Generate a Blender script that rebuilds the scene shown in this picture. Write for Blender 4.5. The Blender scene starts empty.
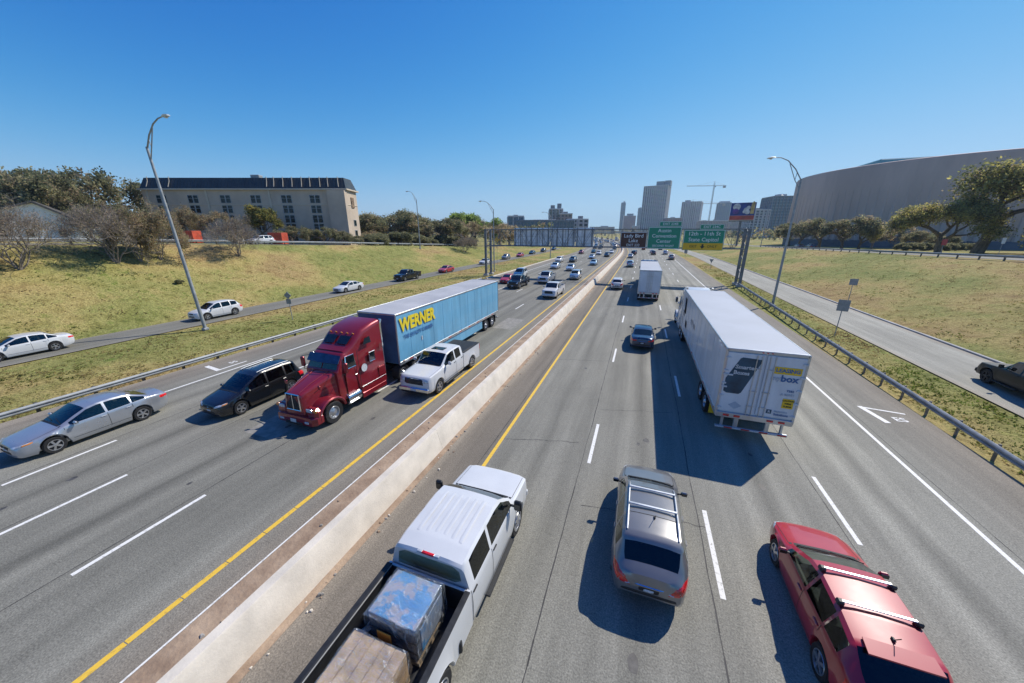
import bpy, bmesh, math, random
import numpy as np
from mathutils import Vector, Matrix
from mathutils.bvhtree import BVHTree

random.seed(7)
RNG = np.random.default_rng(11)
sc = bpy.context.scene
COL = sc.collection
R = math.radians
CAM_H = 8.3

# ------------------------------------------------------------------ materials
MATS = {}
def nodes_of(name):
    m = bpy.data.materials.new(name); m.use_nodes = True
    nt = m.node_tree
    return m, nt, nt.nodes['Principled BSDF']

def pm(name, col, rough=.5, metal=0., coat=0., var=.08, scale=3., bump=0., bscale=40., spec=.5, alpha=None, vec='Object', stretch=(1,1,1), col2=None, ramp=(.35,.7)):
    """procedural principled material: base colour broken up by two octaves of noise, roughness varied too"""
    if name in MATS: return MATS[name]
    m, nt, b = nodes_of(name)
    N, L = nt.nodes, nt.links
    tc = N.new('ShaderNodeTexCoord'); mp = N.new('ShaderNodeMapping')
    mp.inputs['Scale'].default_value = stretch
    L.new(tc.outputs[vec], mp.inputs['Vector'])
    nz = N.new('ShaderNodeTexNoise'); nz.inputs['Scale'].default_value = scale; nz.inputs['Detail'].default_value = 6; nz.inputs['Roughness'].default_value = .6
    L.new(mp.outputs[0], nz.inputs['Vector'])
    cr = N.new('ShaderNodeValToRGB')
    c2 = col2 if col2 else tuple(max(0, c*(1-2*var)) for c in col)
    c1 = col if col2 else tuple(min(1, c*(1+var)) for c in col)
    cr.color_ramp.elements[0].position = ramp[0]; cr.color_ramp.elements[0].color = (*c2, 1)
    cr.color_ramp.elements[1].position = ramp[1]; cr.color_ramp.elements[1].color = (*c1, 1)
    L.new(nz.outputs['Fac'], cr.inputs[0]); L.new(cr.outputs[0], b.inputs['Base Color'])
    mr = N.new('ShaderNodeMapRange'); mr.inputs[3].default_value = max(0, rough*.8); mr.inputs[4].default_value = min(1, rough*1.25)
    L.new(nz.outputs['Fac'], mr.inputs[0]); L.new(mr.outputs[0], b.inputs['Roughness'])
    b.inputs['Metallic'].default_value = metal
    b.inputs['Coat Weight'].default_value = coat; b.inputs['Coat Roughness'].default_value = .025
    b.inputs['Specular IOR Level'].default_value = spec
    if bump:
        n2 = N.new('ShaderNodeTexNoise'); n2.inputs['Scale'].default_value = bscale; n2.inputs['Detail'].default_value = 4
        L.new(mp.outputs[0], n2.inputs['Vector'])
        bp = N.new('ShaderNodeBump'); bp.inputs['Strength'].default_value = bump; bp.inputs['Distance'].default_value = .05
        L.new(n2.outputs['Fac'], bp.inputs['Height']); L.new(bp.outputs[0], b.inputs['Normal'])
    MATS[name] = m
    return m

def paint(name, col, metal=.35, rough=.32):
    return pm('paint_'+name, col, rough, metal, coat=.9, var=.03, scale=1.2)

WHITE = paint('white', (.60,.61,.62), 0, .45)
SILVER = paint('silver', (.50,.53,.58), .6, .3)
GREY = paint('grey', (.30,.29,.285), .6, .32)
RED = paint('red', (.40,.010,.024), 0., .38)
DRED = paint('dark_red', (.20,.010,.014), .2, .3)
BLACK = paint('black', (.010,.011,.013), .2, .25)
DGREY = paint('charcoal', (.045,.048,.052), .4, .3)
NAVY = paint('blue', (.03,.055,.11), .4, .28)
LBLUE = paint('pale_blue', (.30,.42,.50), .4, .3)
TEAL = paint('teal', (.015,.045,.055), .4, .3)
GLASS = pm('tinted_glass', (.010,.016,.018), .035, 0, 0, var=.3, scale=1.5, spec=.9)
GLASSG = pm('green_glass', (.022,.045,.042), .035, 0, 0, var=.35, scale=2.5, spec=.9)
def clear_glass(name,tint,refl):
    m,nt,b=nodes_of(name); N,L=nt.nodes,nt.links
    t=N.new('ShaderNodeBsdfTransparent'); t.inputs[0].default_value=(*tint,1); g=N.new('ShaderNodeBsdfGlossy'); g.inputs['Roughness'].default_value=.02; g.inputs[0].default_value=(.9,.95,.95,1)
    f=N.new('ShaderNodeFresnel'); f.inputs[0].default_value=refl; x=N.new('ShaderNodeMixShader'); L.new(f.outputs[0],x.inputs[0]); L.new(t.outputs[0],x.inputs[1]); L.new(g.outputs[0],x.inputs[2])
    L.new(x.outputs[0],N['Material Output'].inputs[0]); N.remove(b); return m
CLEAR=clear_glass('car_window_glass',(.62,.72,.68),1.75); CLEARD=clear_glass('privacy_glass',(.16,.19,.19),1.6)
TRIM=pm('cabin_trim',(.075,.072,.068),.75,var=.25,scale=6); SEATF=pm('seat_cloth',(.20,.185,.165),.85,var=.3,scale=9)
RUBBER = pm('rubber', (.018,.018,.019), .8, var=.3, scale=8)
ALLOY = pm('alloy', (.55,.56,.58), .3, .85, var=.1, scale=6)
CHROME = pm('chrome', (.75,.76,.78), .14, 1., var=.08, scale=5)
DPLAST = pm('dark_plastic', (.018,.019,.021), .55, var=.25, scale=7)
LAMPW = pm('lamp_clear', (.62,.65,.68), .12, .2, coat=.8, var=.25, scale=14)
LAMPR = pm('lamp_red', (.78,.016,.016), .16, 0, coat=.9, var=.25, scale=14)
LAMPA = pm('lamp_amber', (.72,.25,.03), .18, 0, coat=.8, var=.15, scale=12)
PLATE = pm('plate', (.62,.64,.66), .4, var=.2, scale=30)
GALV = pm('galvanised', (.33,.35,.36), .6, .25, var=.14, scale=2.5, bump=.05)
GALVD = pm('weathered_post', (.13,.12,.105), .75, .1, var=.3, scale=5, bump=.2)
STEEL = pm('gantry_steel', (.19,.20,.21), .6, .3, var=.16, scale=1.5)
ALUM = pm('aluminium', (.52,.54,.56), .38, .8, var=.08, scale=2)
CONC = pm('barrier_concrete', (.64,.58,.49), .88, var=.09, scale=1.4, bump=.12, bscale=18, ramp=(.3,.65))
CONCG = pm('grey_concrete', (.42,.41,.39), .85, var=.14, scale=.6, bump=.1)
WPAINT = pm('road_paint_white', (.74,.73,.69), .7, scale=11, bump=.1, col2=(.36,.35,.32), ramp=(.30,.46))
YPAINT = pm('road_paint_yellow', (.74,.47,.05), .7, scale=10, bump=.1, col2=(.42,.28,.07), ramp=(.30,.46))
DIRT = pm('dirt', (.42,.31,.215), .95, var=.35, scale=1.3, bump=.5, bscale=9, col2=(.24,.165,.11))

# ------------------------------------------------------------------ mesh builder
class MB:
    def __init__(s): s.v=[]; s.f=[]; s.mi=[]; s.mats=[]
    def m(s, mat):
        if mat not in s.mats: s.mats.append(mat)
        return s.mats.index(mat)
    def add(s, vs, fs, mat):
        o=len(s.v); k=s.m(mat)
        s.v.extend([tuple(map(float,p)) for p in vs]); s.f.extend([tuple(i+o for i in f) for f in fs]); s.mi.extend([k]*len(fs)); return s
    def merge(s, other, M=None):
        o=len(s.v)
        s.v.extend([tuple(M@Vector(p)) for p in other.v] if M is not None else other.v)
        s.f.extend([tuple(i+o for i in f) for f in other.f])
        mp=[s.m(x) for x in other.mats]; s.mi.extend([mp[i] for i in other.mi]); return s
    def xf(s, M): s.v=[tuple(M@Vector(p)) for p in s.v]; return s
    def box(s, c, d, mat, b=.0, rot=None):
        """box centred on c with full sizes d and chamfered edges b"""
        hx,hy,hz=[q/2 for q in d]; b=min(b,hx*.9,hy*.9,hz*.9); vs=[];fs=[]
        if b<=0:
            vs=[(x,y,z) for x in(-hx,hx) for y in(-hy,hy) for z in(-hz,hz)]
            fs=[(0,1,3,2),(4,6,7,5),(0,4,5,1),(2,3,7,6),(0,2,6,4),(1,5,7,3)]
        else:
            idx={}
            for sx in(-1,1):
                for sy in(-1,1):
                    for sz in(-1,1):
                        for a in range(3):
                            p=[sx*(hx-b),sy*(hy-b),sz*(hz-b)]; p[a]+=(sx,sy,sz)[a]*b
                            idx[(sx,sy,sz,a)]=len(vs); vs.append(p)
            S=(-1,1)
            for a in range(3):
                o=[q for q in range(3) if q!=a]
                for sg in S:
                    q=[]
                    for (u,w) in((-1,-1),(1,-1),(1,1),(-1,1)):
                        k=[0,0,0]; k[a]=sg;k[o[0]]=u;k[o[1]]=w; q.append(idx[(*k,a)])
                    fs.append(tuple(q))
            for a in range(3):
                o=[q for q in range(3) if q!=a]
                for u in S:
                    for w in S:
                        k=[0,0,0];k[o[0]]=u;k[o[1]]=w
                        k0=list(k);k0[a]=-1;k1=list(k);k1[a]=1
                        fs.append((idx[(*k0,o[0])],idx[(*k0,o[1])],idx[(*k1,o[1])],idx[(*k1,o[0])]))
            for sx in S:
                for sy in S:
                    for sz in S: fs.append(tuple(idx[(sx,sy,sz,a)] for a in range(3)))
        M=Matrix.Translation(c)
        if rot is not None: M=M@rot.to_4x4()
        return s.add([M@Vector(p) for p in vs],fs,mat)
    def tube(s, path, rad, mat, n=8, cap=True):
        P=[Vector(p) for p in path]; rr=rad if isinstance(rad,(list,tuple)) else [rad]*len(P); vs=[];fs=[]
        ref=None
        for i,p in enumerate(P):
            d=(P[min(i+1,len(P)-1)]-P[max(i-1,0)]).normalized()
            if ref is None:
                ref=Vector((0,0,1)) if abs(d.z)<.9 else Vector((1,0,0))
            u=d.cross(ref)
            if u.length<1e-5: u=d.cross(Vector((0,1,0)))
            u.normalize(); w=d.cross(u)
            for k in range(n):
                a=2*math.pi*k/n; vs.append(p+(u*math.cos(a)+w*math.sin(a))*rr[i])
        for i in range(len(P)-1):
            for k in range(n):
                a=i*n+k;b=i*n+(k+1)%n; fs.append((a,b,b+n,a+n))
        if cap: fs.append(tuple(range(n))[::-1]); fs.append(tuple(range((len(P)-1)*n,len(P)*n)))
        return s.add(vs,fs,mat)
    def lathe(s, prof, mat, n=24, axis='x', c=(0,0,0), cap=False):
        """prof: list of (radius, offset along the axis)"""
        vs=[];fs=[];c=Vector(c)
        for (r,h) in prof:
            for k in range(n):
                a=2*math.pi*k/n
                q={'x':(h,r*math.cos(a),r*math.sin(a)),'z':(r*math.cos(a),r*math.sin(a),h),'y':(r*math.cos(a),h,r*math.sin(a))}[axis]
                vs.append(c+Vector(q))
        for i in range(len(prof)-1):
            for k in range(n):
                a=i*n+k;b=i*n+(k+1)%n; fs.append((a,b,b+n,a+n))
        if cap: fs.append(tuple(range(n))); fs.append(tuple(range((len(prof)-1)*n,len(prof)*n)))
        return s.add(vs,fs,mat)
    def loft(s, rings, mat, cap=True, closed=True):
        n=len(rings[0]);vs=[p for r in rings for p in r];fs=[]
        for i in range(len(rings)-1):
            for k in range(n if closed else n-1):
                a=i*n+k;b=i*n+(k+1)%n; fs.append((a,b,b+n,a+n))
        if cap and closed: fs.append(tuple(range(n))); fs.append(tuple(range((len(rings)-1)*n,len(rings)*n)))
        return s.add(vs,fs,mat)
    def prism(s, poly, a0, a1, mat, plane='yz'):
        def P(p,h): return {'yz':(h,p[0],p[1]),'xz':(p[0],h,p[1]),'xy':(p[0],p[1],h)}[plane]
        return s.loft([[P(p,a0) for p in poly],[P(p,a1) for p in poly]],mat)
    def quad(s, a,b,c,d,mat): return s.add([a,b,c,d],[(0,1,2,3)],mat)
    def mesh(s, name, angle=35, recalc=True):
        me=bpy.data.meshes.new(name); me.from_pydata(s.v,[],s.f)
        for x in s.mats: me.materials.append(x)
        me.polygons.foreach_set('material_index', s.mi)
        if recalc:
            bm=bmesh.new(); bm.from_mesh(me); bmesh.ops.recalc_face_normals(bm, faces=bm.faces[:]); bm.to_mesh(me); bm.free()
        if angle:
            me.polygons.foreach_set('use_smooth',[True]*len(me.polygons)); me.set_sharp_from_angle(angle=R(angle))
        me.update(); return me
    def build(s, name, parent=None, loc=None, rz=0, angle=35, recalc=True):
        return link(name, s.mesh(name,angle,recalc), parent, loc, rz)

def link(name, me, parent=None, loc=None, rz=0):
    o=bpy.data.objects.new(name, me); COL.objects.link(o)
    if parent is not None: o.parent=parent
    if loc is not None: o.location=loc
    o.rotation_euler.z=rz
    return o
def tag(o, label, cat, group=None):
    o['label']=label; o['category']=cat
    if group: o['group']=group
    return o
def thing(name, label, cat, loc=(0,0,0), rz=0, group=None):
    return tag(link(name, None, None, loc, rz), label, cat, group)
def struct(o, kind='structure'): o['kind']=kind; return o
def dup(root, loc, rz=0, label=None, group=None, scale=None):
    r=root.copy(); COL.objects.link(r); r.location=loc; r.rotation_euler.z=rz
    if scale is not None: r.scale=scale
    if label: r['label']=label
    if group: r['group']=group
    for ch in root.children:
        c=ch.copy(); COL.objects.link(c); c.parent=r
        for g in ch.children:
            d=g.copy(); COL.objects.link(d); d.parent=c
    return r
def emit(parts, root):
    """parts: (name, MB or mesh, [sub-parts]) -> child mesh objects"""
    for p in parts:
        o=p[1].build(p[0],root) if isinstance(p[1],MB) else link(p[0],p[1],root)
        if len(p)>2:
            for q in p[2]: (q[1].build(q[0],o) if isinstance(q[1],MB) else link(q[0],q[1],o))
def text_mb(txt, size, mat, M, align='CENTER', bold=0., depth=.004, sx=1.):
    cu=bpy.data.curves.new('lettering','FONT'); cu.body=txt; cu.size=size; cu.align_x=align; cu.align_y='CENTER'
    cu.offset=bold; cu.extrude=depth; cu.resolution_u=2
    ob=bpy.data.objects.new('lettering',cu)
    me=bpy.data.meshes.new_from_object(ob)
    mb=MB(); mb.add([M@Vector((v.co.x*sx,v.co.y,v.co.z)) for v in me.vertices],[tuple(p.vertices) for p in me.polygons],mat)
    bpy.data.objects.remove(ob); bpy.data.meshes.remove(me); bpy.data.curves.remove(cu)
    return mb
def face_M(o, right, up):
    """matrix laying text in the plane through o spanned by right/up"""
    r=Vector(right).normalized();u=Vector(up).normalized();n=r.cross(u)
    return Matrix.Translation(o)@Matrix((r,u,n)).transposed().to_4x4()

# ------------------------------------------------------------------ road geometry
def sh(y):
    """sideways shift of the motorway, which bends left far away"""
    a=np.clip(np.asarray(y,float)-120,0,280); return -0.00045*a*a-np.clip(np.asarray(y,float)-400,0,1e5)*.252
def FL(y): return np.interp(y,[-60,15,30,60,100,140,200,400],[8.0,7.1,6.7,5.6,4.0,2.4,0.6,0.6])
def FR(y): return np.interp(y,[-60,40,63,104,140,172,230,400],[6.5,5.3,4.8,3.9,3.1,2.5,1.6,1.0])
def terr(x,y):
    xr=x-float(sh(y))
    if xr<-26.6: return float(np.interp(xr,[-58,-43.5,-42.2,-38,-36,-30,-27.3,-26.6],[FL(y),.25,-.06,-.06,-.1,-.3,-.35,-.06]))
    if xr>13.2: return float(np.interp(xr,[13.2,13.8,17.6,22.9,24,45],[-.06,-.2,-.06,-.06,.1,FR(y)]))
    return -.06
# ------------------------------------------------------------------ vehicles
def wheel_parts(r, w, lod=0, rim=ALLOY, spokes=5, dark=False):
    """tyre (origin on the axle, axle = x, outer side +x) and its rim"""
    n=28 if lod==0 else 14
    t=MB(); ri=r*.66
    t.lathe([(ri*.98,-w/2),(r*.93,-w/2),(r,-w*.36),(r,w*.36),(r*.93,w/2),(ri,w*.46),(ri*.97,w*.3),(ri*.5,w*.24)],RUBBER,n)
    m=MB()
    m.lathe([(ri*1.0,w*.47),(ri*.93,w*.47),(ri*.90,w*.28),(0.01,w*.26)],DPLAST,n)
    m.lathe([(ri*1.01,w*.44),(ri*.985,w*.50),(ri*.90,w*.49),(ri*.88,w*.30)],rim,n)
    m.lathe([(ri*.27,w*.30),(ri*.25,w*.50),(ri*.12,w*.53),(.002,w*.53)],rim,12)
    for k in range(spokes):
        a=2*math.pi*k/spokes; u=Vector((0,math.cos(a),math.sin(a))); q=Vector((0,-math.sin(a),math.cos(a))); vs=[]
        for (rr,ww,xx) in ((ri*.18,ri*.13,w*.50),(ri*.92,ri*.17,w*.45)):
            for sg in(-1,1):
                vs.append(u*rr+q*ww*sg+Vector((xx,0,0))); vs.append(u*rr+q*ww*sg*1.1+Vector((w*.30,0,0)))
        m.add(vs,[(0,2,6,4),(0,4,5,1),(2,3,7,6)],rim)
    return t,m

def flipx(mb):
    o=MB(); o.merge(mb,Matrix.Scale(-1,4,(1,0,0))); return o

class Car:
    """lofted car shell: stations along t (0 = nose, L = tail); forward is +y in the finished car"""
    def __init__(s, sp, lod=0):
        s.sp=sp; s.lod=lod; L=sp['L']; s.L=L
        it=lambda key,t: float(np.interp(t,[p[0] for p in sp[key]],[p[1] for p in sp[key]]))
        s.it=it
        step=(.10,.2,.45)[lod]
        ts=set(np.round(np.arange(0,L+1e-6,step),3).tolist())|{L}
        for key in('top','half'):
            ts|={p[0] for p in sp[key]}
        for a,b in ([sp['ws'],sp['side']]+([sp['rw']] if sp.get('rw') else [])+sp['pillars']): ts|={a,b}
        r=sp['r']; Ra=r+.065
        for tc in sp['wheels']:
            for q in((-1,-.985,-.94,-.82,-.62,-.35,0,.35,.62,.82,.94,.985,1) if lod<2 else (-1,-.9,-.5,.0,.5,.9,1)): ts.add(round(tc+Ra*q,3))
        ts=sorted(t for t in ts if 0<=t<=L)
        out=[ts[0]]
        keep=set([a for a in sp['ws']+sp['side']])|({*sp['rw']} if sp.get('rw') else set())|{x for p in sp['pillars'] for x in p}
        for t in ts[1:]:
            if t-out[-1]<.012:
                if t in keep: out[-1]=t
                continue
            out.append(t)
        s.ts=out
        roofh=max(p[1] for p in sp['top'])-it('belt',L*.5)
        rows=[]
        for t in out:
            w=it('half',t); zt=it('top',t); zb=min(it('belt',t),zt-.012); zu=it('under',t)
            ar=-1
            for tc in sp['wheels']:
                if abs(t-tc)<Ra: ar=max(ar,r*.98+math.sqrt(max(0,Ra*Ra-(t-tc)**2)))
            h=zt-zb; k=min(1,max(0,h/roofh)); tum=sp['tum']*k
            m=max(zu,ar)
            zs4=max(zu+.07,ar+.025); z5=max(zu+.30*(zb-zu),ar+.05); z6=max(zu+.62*(zb-zu),ar+.075); z7=max(zb-.13*(zb-zu),ar+.09)
            z7=min(z7,zb-.005); z6=min(z6,z7-.005); z5=min(z5,z6-.005); zs4=min(zs4,z5-.005); m2=min(m,zs4-.005)
            x9=w-.05; x10=x9-tum*.82-(1-k)*.05; x11=x10-.055-(1-k)*.07
            wi=max(w-.30,.12)
            fl=.018 if ar>0 else 0
            rows.append([(0,zu),(wi,zu),(wi+.005,m2),(w-.055+fl,m2),(w-.02+fl,zs4),(w+fl,z5),(w+.004+fl*.5,z6),(w-.012,z7),(w-.035,zb),
                         (x9,zb+min(.022,.2*h)),(x10,zt-(k*.085+(1-k)*.5*h)),(x11,zt-(k*.032+(1-k)*.22*h)),(x11*.6,zt-.012),(0,zt)])
        s.rows=rows; nr=len(rows[0]); s.nr=nr
        V=[];s.ring=[]
        for t,rw in zip(out,rows):
            y=L/2-t; ids=[]
            for (x,z) in rw: ids.append(len(V)); V.append((x,y,z))
            idm=[ids[0]]
            for (x,z) in rw[1:-1]: idm.append(len(V)); V.append((-x,y,z))
            idm.append(ids[-1]); s.ring.append((ids,idm))
        s.V=V; s.body=[];s.win={}
        def region(i,j,sg):
            a,b=out[i],out[i+1]; e=1e-4
            if j in(11,12):
                if a>=sp['ws'][0]-e and b<=sp['ws'][1]+e: return ('windshield',0)
                if sp.get('rw') and a>=sp['rw'][0]-e and b<=sp['rw'][1]+e: return ('rear_window',0)
            if j==9 and a>=sp['side'][0]-e and b<=sp['side'][1]+e:
                n=0
                for (p,q) in sp['pillars']:
                    if a>=p-e and b<=q+e: return None
                    if a>=q-e: n+=1
                return ('side_window',(sg,n))
            return None
        for i in range(len(out)-1):
            for sg,q in((1,0),(-1,1)):
                A=s.ring[i][q];B=s.ring[i+1][q]
                for j in range(nr-1):
                    f=(A[j],A[j+1],B[j+1],B[j]); g=region(i,j,sg)
                    if g: s.win.setdefault(g,[]).append(f)
                    else: s.body.append(f)
        for rg in(s.ring[0],s.ring[-1]):
            s.body.append(tuple(rg[0])+tuple(rg[1][1:-1][::-1]))
        allf=s.body+[f for q in s.win.values() for f in q]
        s.bvh=BVHTree.FromPolygons([Vector(p) for p in V],allf)
    def shell(s,mat):
        return s.sub(s.body,mat)
    def sub(s,faces,mat):
        ids=sorted({i for f in faces for i in f}); mp={i:k for k,i in enumerate(ids)}
        return MB().add([s.V[i] for i in ids],[tuple(mp[i] for i in f) for f in faces],mat)
    def decal(s, view, q, mat, off=.008, n=(8,4), mb=None, rim=True):
        """a lens, seam or panel that follows the shell: q = four corners in the view's plane"""
        dirs={'F':((0,-1,0),lambda a,b:(a,10,b)),'B':((0,1,0),lambda a,b:(a,-10,b)),'R':((-1,0,0),lambda a,b:(10,a,b)),'L':((1,0,0),lambda a,b:(-10,a,b)),'T':((0,0,-1),lambda a,b:(a,b,10))}
        d,og=dirs[view]; d=Vector(d); mb=mb or MB(); P={};nx,ny=n
        for i in range(nx+1):
            for j in range(ny+1):
                u,v=i/nx,j/ny
                a=(q[0][0]*(1-u)+q[1][0]*u)*(1-v)+(q[3][0]*(1-u)+q[2][0]*u)*v
                b=(q[0][1]*(1-u)+q[1][1]*u)*(1-v)+(q[3][1]*(1-u)+q[2][1]*u)*v
                h,nn,_,_=s.bvh.ray_cast(Vector(og(a,b)),d)
                if h is not None:
                    if nn.dot(d)>0: nn=-nn
                    e=off if 0<i<nx and 0<j<ny or not rim else -.004
                    P[i,j]=h+(nn-d).normalized()*e
        vs=[];ix={}
        for k,p in P.items(): ix[k]=len(vs); vs.append(p)
        fs=[]
        for i in range(nx):
            for j in range(ny):
                c=[(i,j),(i+1,j),(i+1,j+1),(i,j+1)]
                if all(k in ix for k in c):
                    pts=[P[k] for k in c]
                    if max((pts[a]-pts[b]).length for a in range(4) for b in range(4))<.6: fs.append(tuple(ix[k] for k in c))
        if fs: mb.add(vs,fs,mat)
        return mb
    def sidehit(s,sg,y,z):
        h,_,_,_=s.bvh.ray_cast(Vector((10*sg,y,z)),Vector((-sg,0,0))); return h

def mirq(q): return [(-a,b) for a,b in q]

SEDAN=dict(L=4.8,top=[(0,.60),(.04,.68),(.15,.735),(.5,.82),(1.2,.955),(1.30,.985),(1.72,1.22),(2.1,1.385),(2.45,1.435),(2.9,1.445),(3.3,1.42),(3.55,1.365),(4.15,1.075),(4.28,1.055),(4.7,1.035),(4.77,.97),(4.8,.90)],
  belt=[(0,.56),(.2,.70),(1.3,.895),(3,.95),(4.2,.985),(4.8,.88)],half=[(0,.60),(.06,.70),(.2,.78),(.5,.855),(1.0,.895),(2.4,.905),(3.9,.90),(4.4,.86),(4.7,.77),(4.8,.70)],
  under=[(0,.30),(.12,.22),(.5,.19),(4.2,.20),(4.7,.30),(4.8,.42)],wheels=(.95,3.69),r=.33,ws=(1.30,2.10),rw=(3.55,4.15),side=(1.5,3.95),pillars=[(2.58,2.66),(3.42,3.48)],tum=.20)
HATCH=dict(L=4.42,top=[(0,.60),(.04,.68),(.15,.74),(.5,.83),(1.08,.945),(1.18,.97),(1.6,1.2),(1.98,1.385),(2.35,1.46),(3.2,1.455),(3.7,1.405),(3.80,1.38),(4.20,1.02),(4.30,.955),(4.38,.90),(4.42,.80)],
  belt=[(0,.56),(.2,.70),(1.2,.885),(3,.95),(4.0,1.0),(4.42,.78)],half=[(0,.58),(.06,.68),(.2,.77),(.5,.845),(1.0,.875),(2.4,.885),(3.7,.885),(4.1,.85),(4.34,.77),(4.42,.70)],
  under=[(0,.30),(.12,.22),(.5,.19),(3.9,.22),(4.35,.32),(4.42,.44)],wheels=(.9,3.53),r=.33,ws=(1.18,1.98),rw=(3.80,4.20),side=(1.38,3.78),pillars=[(2.42,2.50),(3.22,3.29)],tum=.20)
SUV=dict(L=4.6,top=[(0,.70),(.04,.80),(.15,.88),(.5,.99),(1.02,1.075),(1.12,1.10),(1.5,1.34),(1.88,1.55),(2.2,1.63),(3.3,1.65),(3.85,1.60),(3.99,1.555),(4.06,1.475),(4.34,1.16),(4.46,1.09),(4.56,1.02),(4.6,.85)],
  belt=[(0,.64),(.2,.82),(1.1,1.0),(3,1.06),(4.1,1.12),(4.6,.84)],half=[(0,.58),(.06,.70),(.2,.79),(.5,.865),(1.0,.90),(2.4,.91),(3.8,.905),(4.25,.86),(4.5,.78),(4.6,.70)],
  under=[(0,.34),(.12,.26),(.5,.22),(4.1,.24),(4.5,.34),(4.6,.46)],wheels=(.92,3.62),r=.36,ws=(1.12,1.88),rw=(4.06,4.34),side=(1.32,4.0),pillars=[(2.40,2.48),(3.30,3.38)],tum=.19)
VAN=dict(L=4.75,top=[(0,.66),(.04,.76),(.15,.83),(.5,.95),(.98,1.07),(1.06,1.10),(1.5,1.38),(1.95,1.60),(2.3,1.70),(3.6,1.72),(4.1,1.69),(4.25,1.65),(4.55,1.15),(4.62,1.08),(4.72,1.02),(4.75,.85)],
  belt=[(0,.60),(.2,.78),(1.1,.98),(3,1.04),(4.3,1.08),(4.75,.84)],half=[(0,.60),(.06,.72),(.2,.81),(.5,.88),(1.0,.915),(2.4,.925),(4.1,.92),(4.5,.86),(4.7,.80),(4.75,.74)],
  under=[(0,.30),(.12,.24),(.5,.20),(4.2,.22),(4.65,.32),(4.75,.44)],wheels=(.93,3.72),r=.35,ws=(1.06,1.95),rw=(4.25,4.55),side=(1.32,4.2),pillars=[(2.45,2.53),(3.50,3.58)],tum=.17)
def pickup_spec(L=6.0,cab=3.72,H=1.92,hood=1.22,belt=1.25,r=.40,ws=(1.42,2.10),fw=.98,rwh=4.75,half=.97):
    return dict(L=cab,total=L,top=[(0,hood-.30),(.04,hood-.12),(.14,hood-.05),(.6,hood-.01),(1.3,hood+.06),(ws[0],hood+.085),(ws[0]+.34,(hood+H)/2+.06),(ws[1],H-.05),(ws[1]+.35,H),(cab-.4,H),(cab-.04,H-.04),(cab,H-.09)],
      belt=[(0,hood-.34),(.2,hood-.10),(1.4,belt-.03),(cab,belt)],half=[(0,half-.16),(.06,half-.07),(.25,half-.02),(.9,half),(cab,half)],
      under=[(0,.42),(.12,.36),(.5,.34),(cab,.36)],wheels=(fw,),rear=rwh,r=r,ws=ws,rw=None,side=(ws[0]+.2,cab-.22),pillars=[((ws[1]+cab)/2-.14,(ws[1]+cab)/2-.04)],tum=.15)

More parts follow.
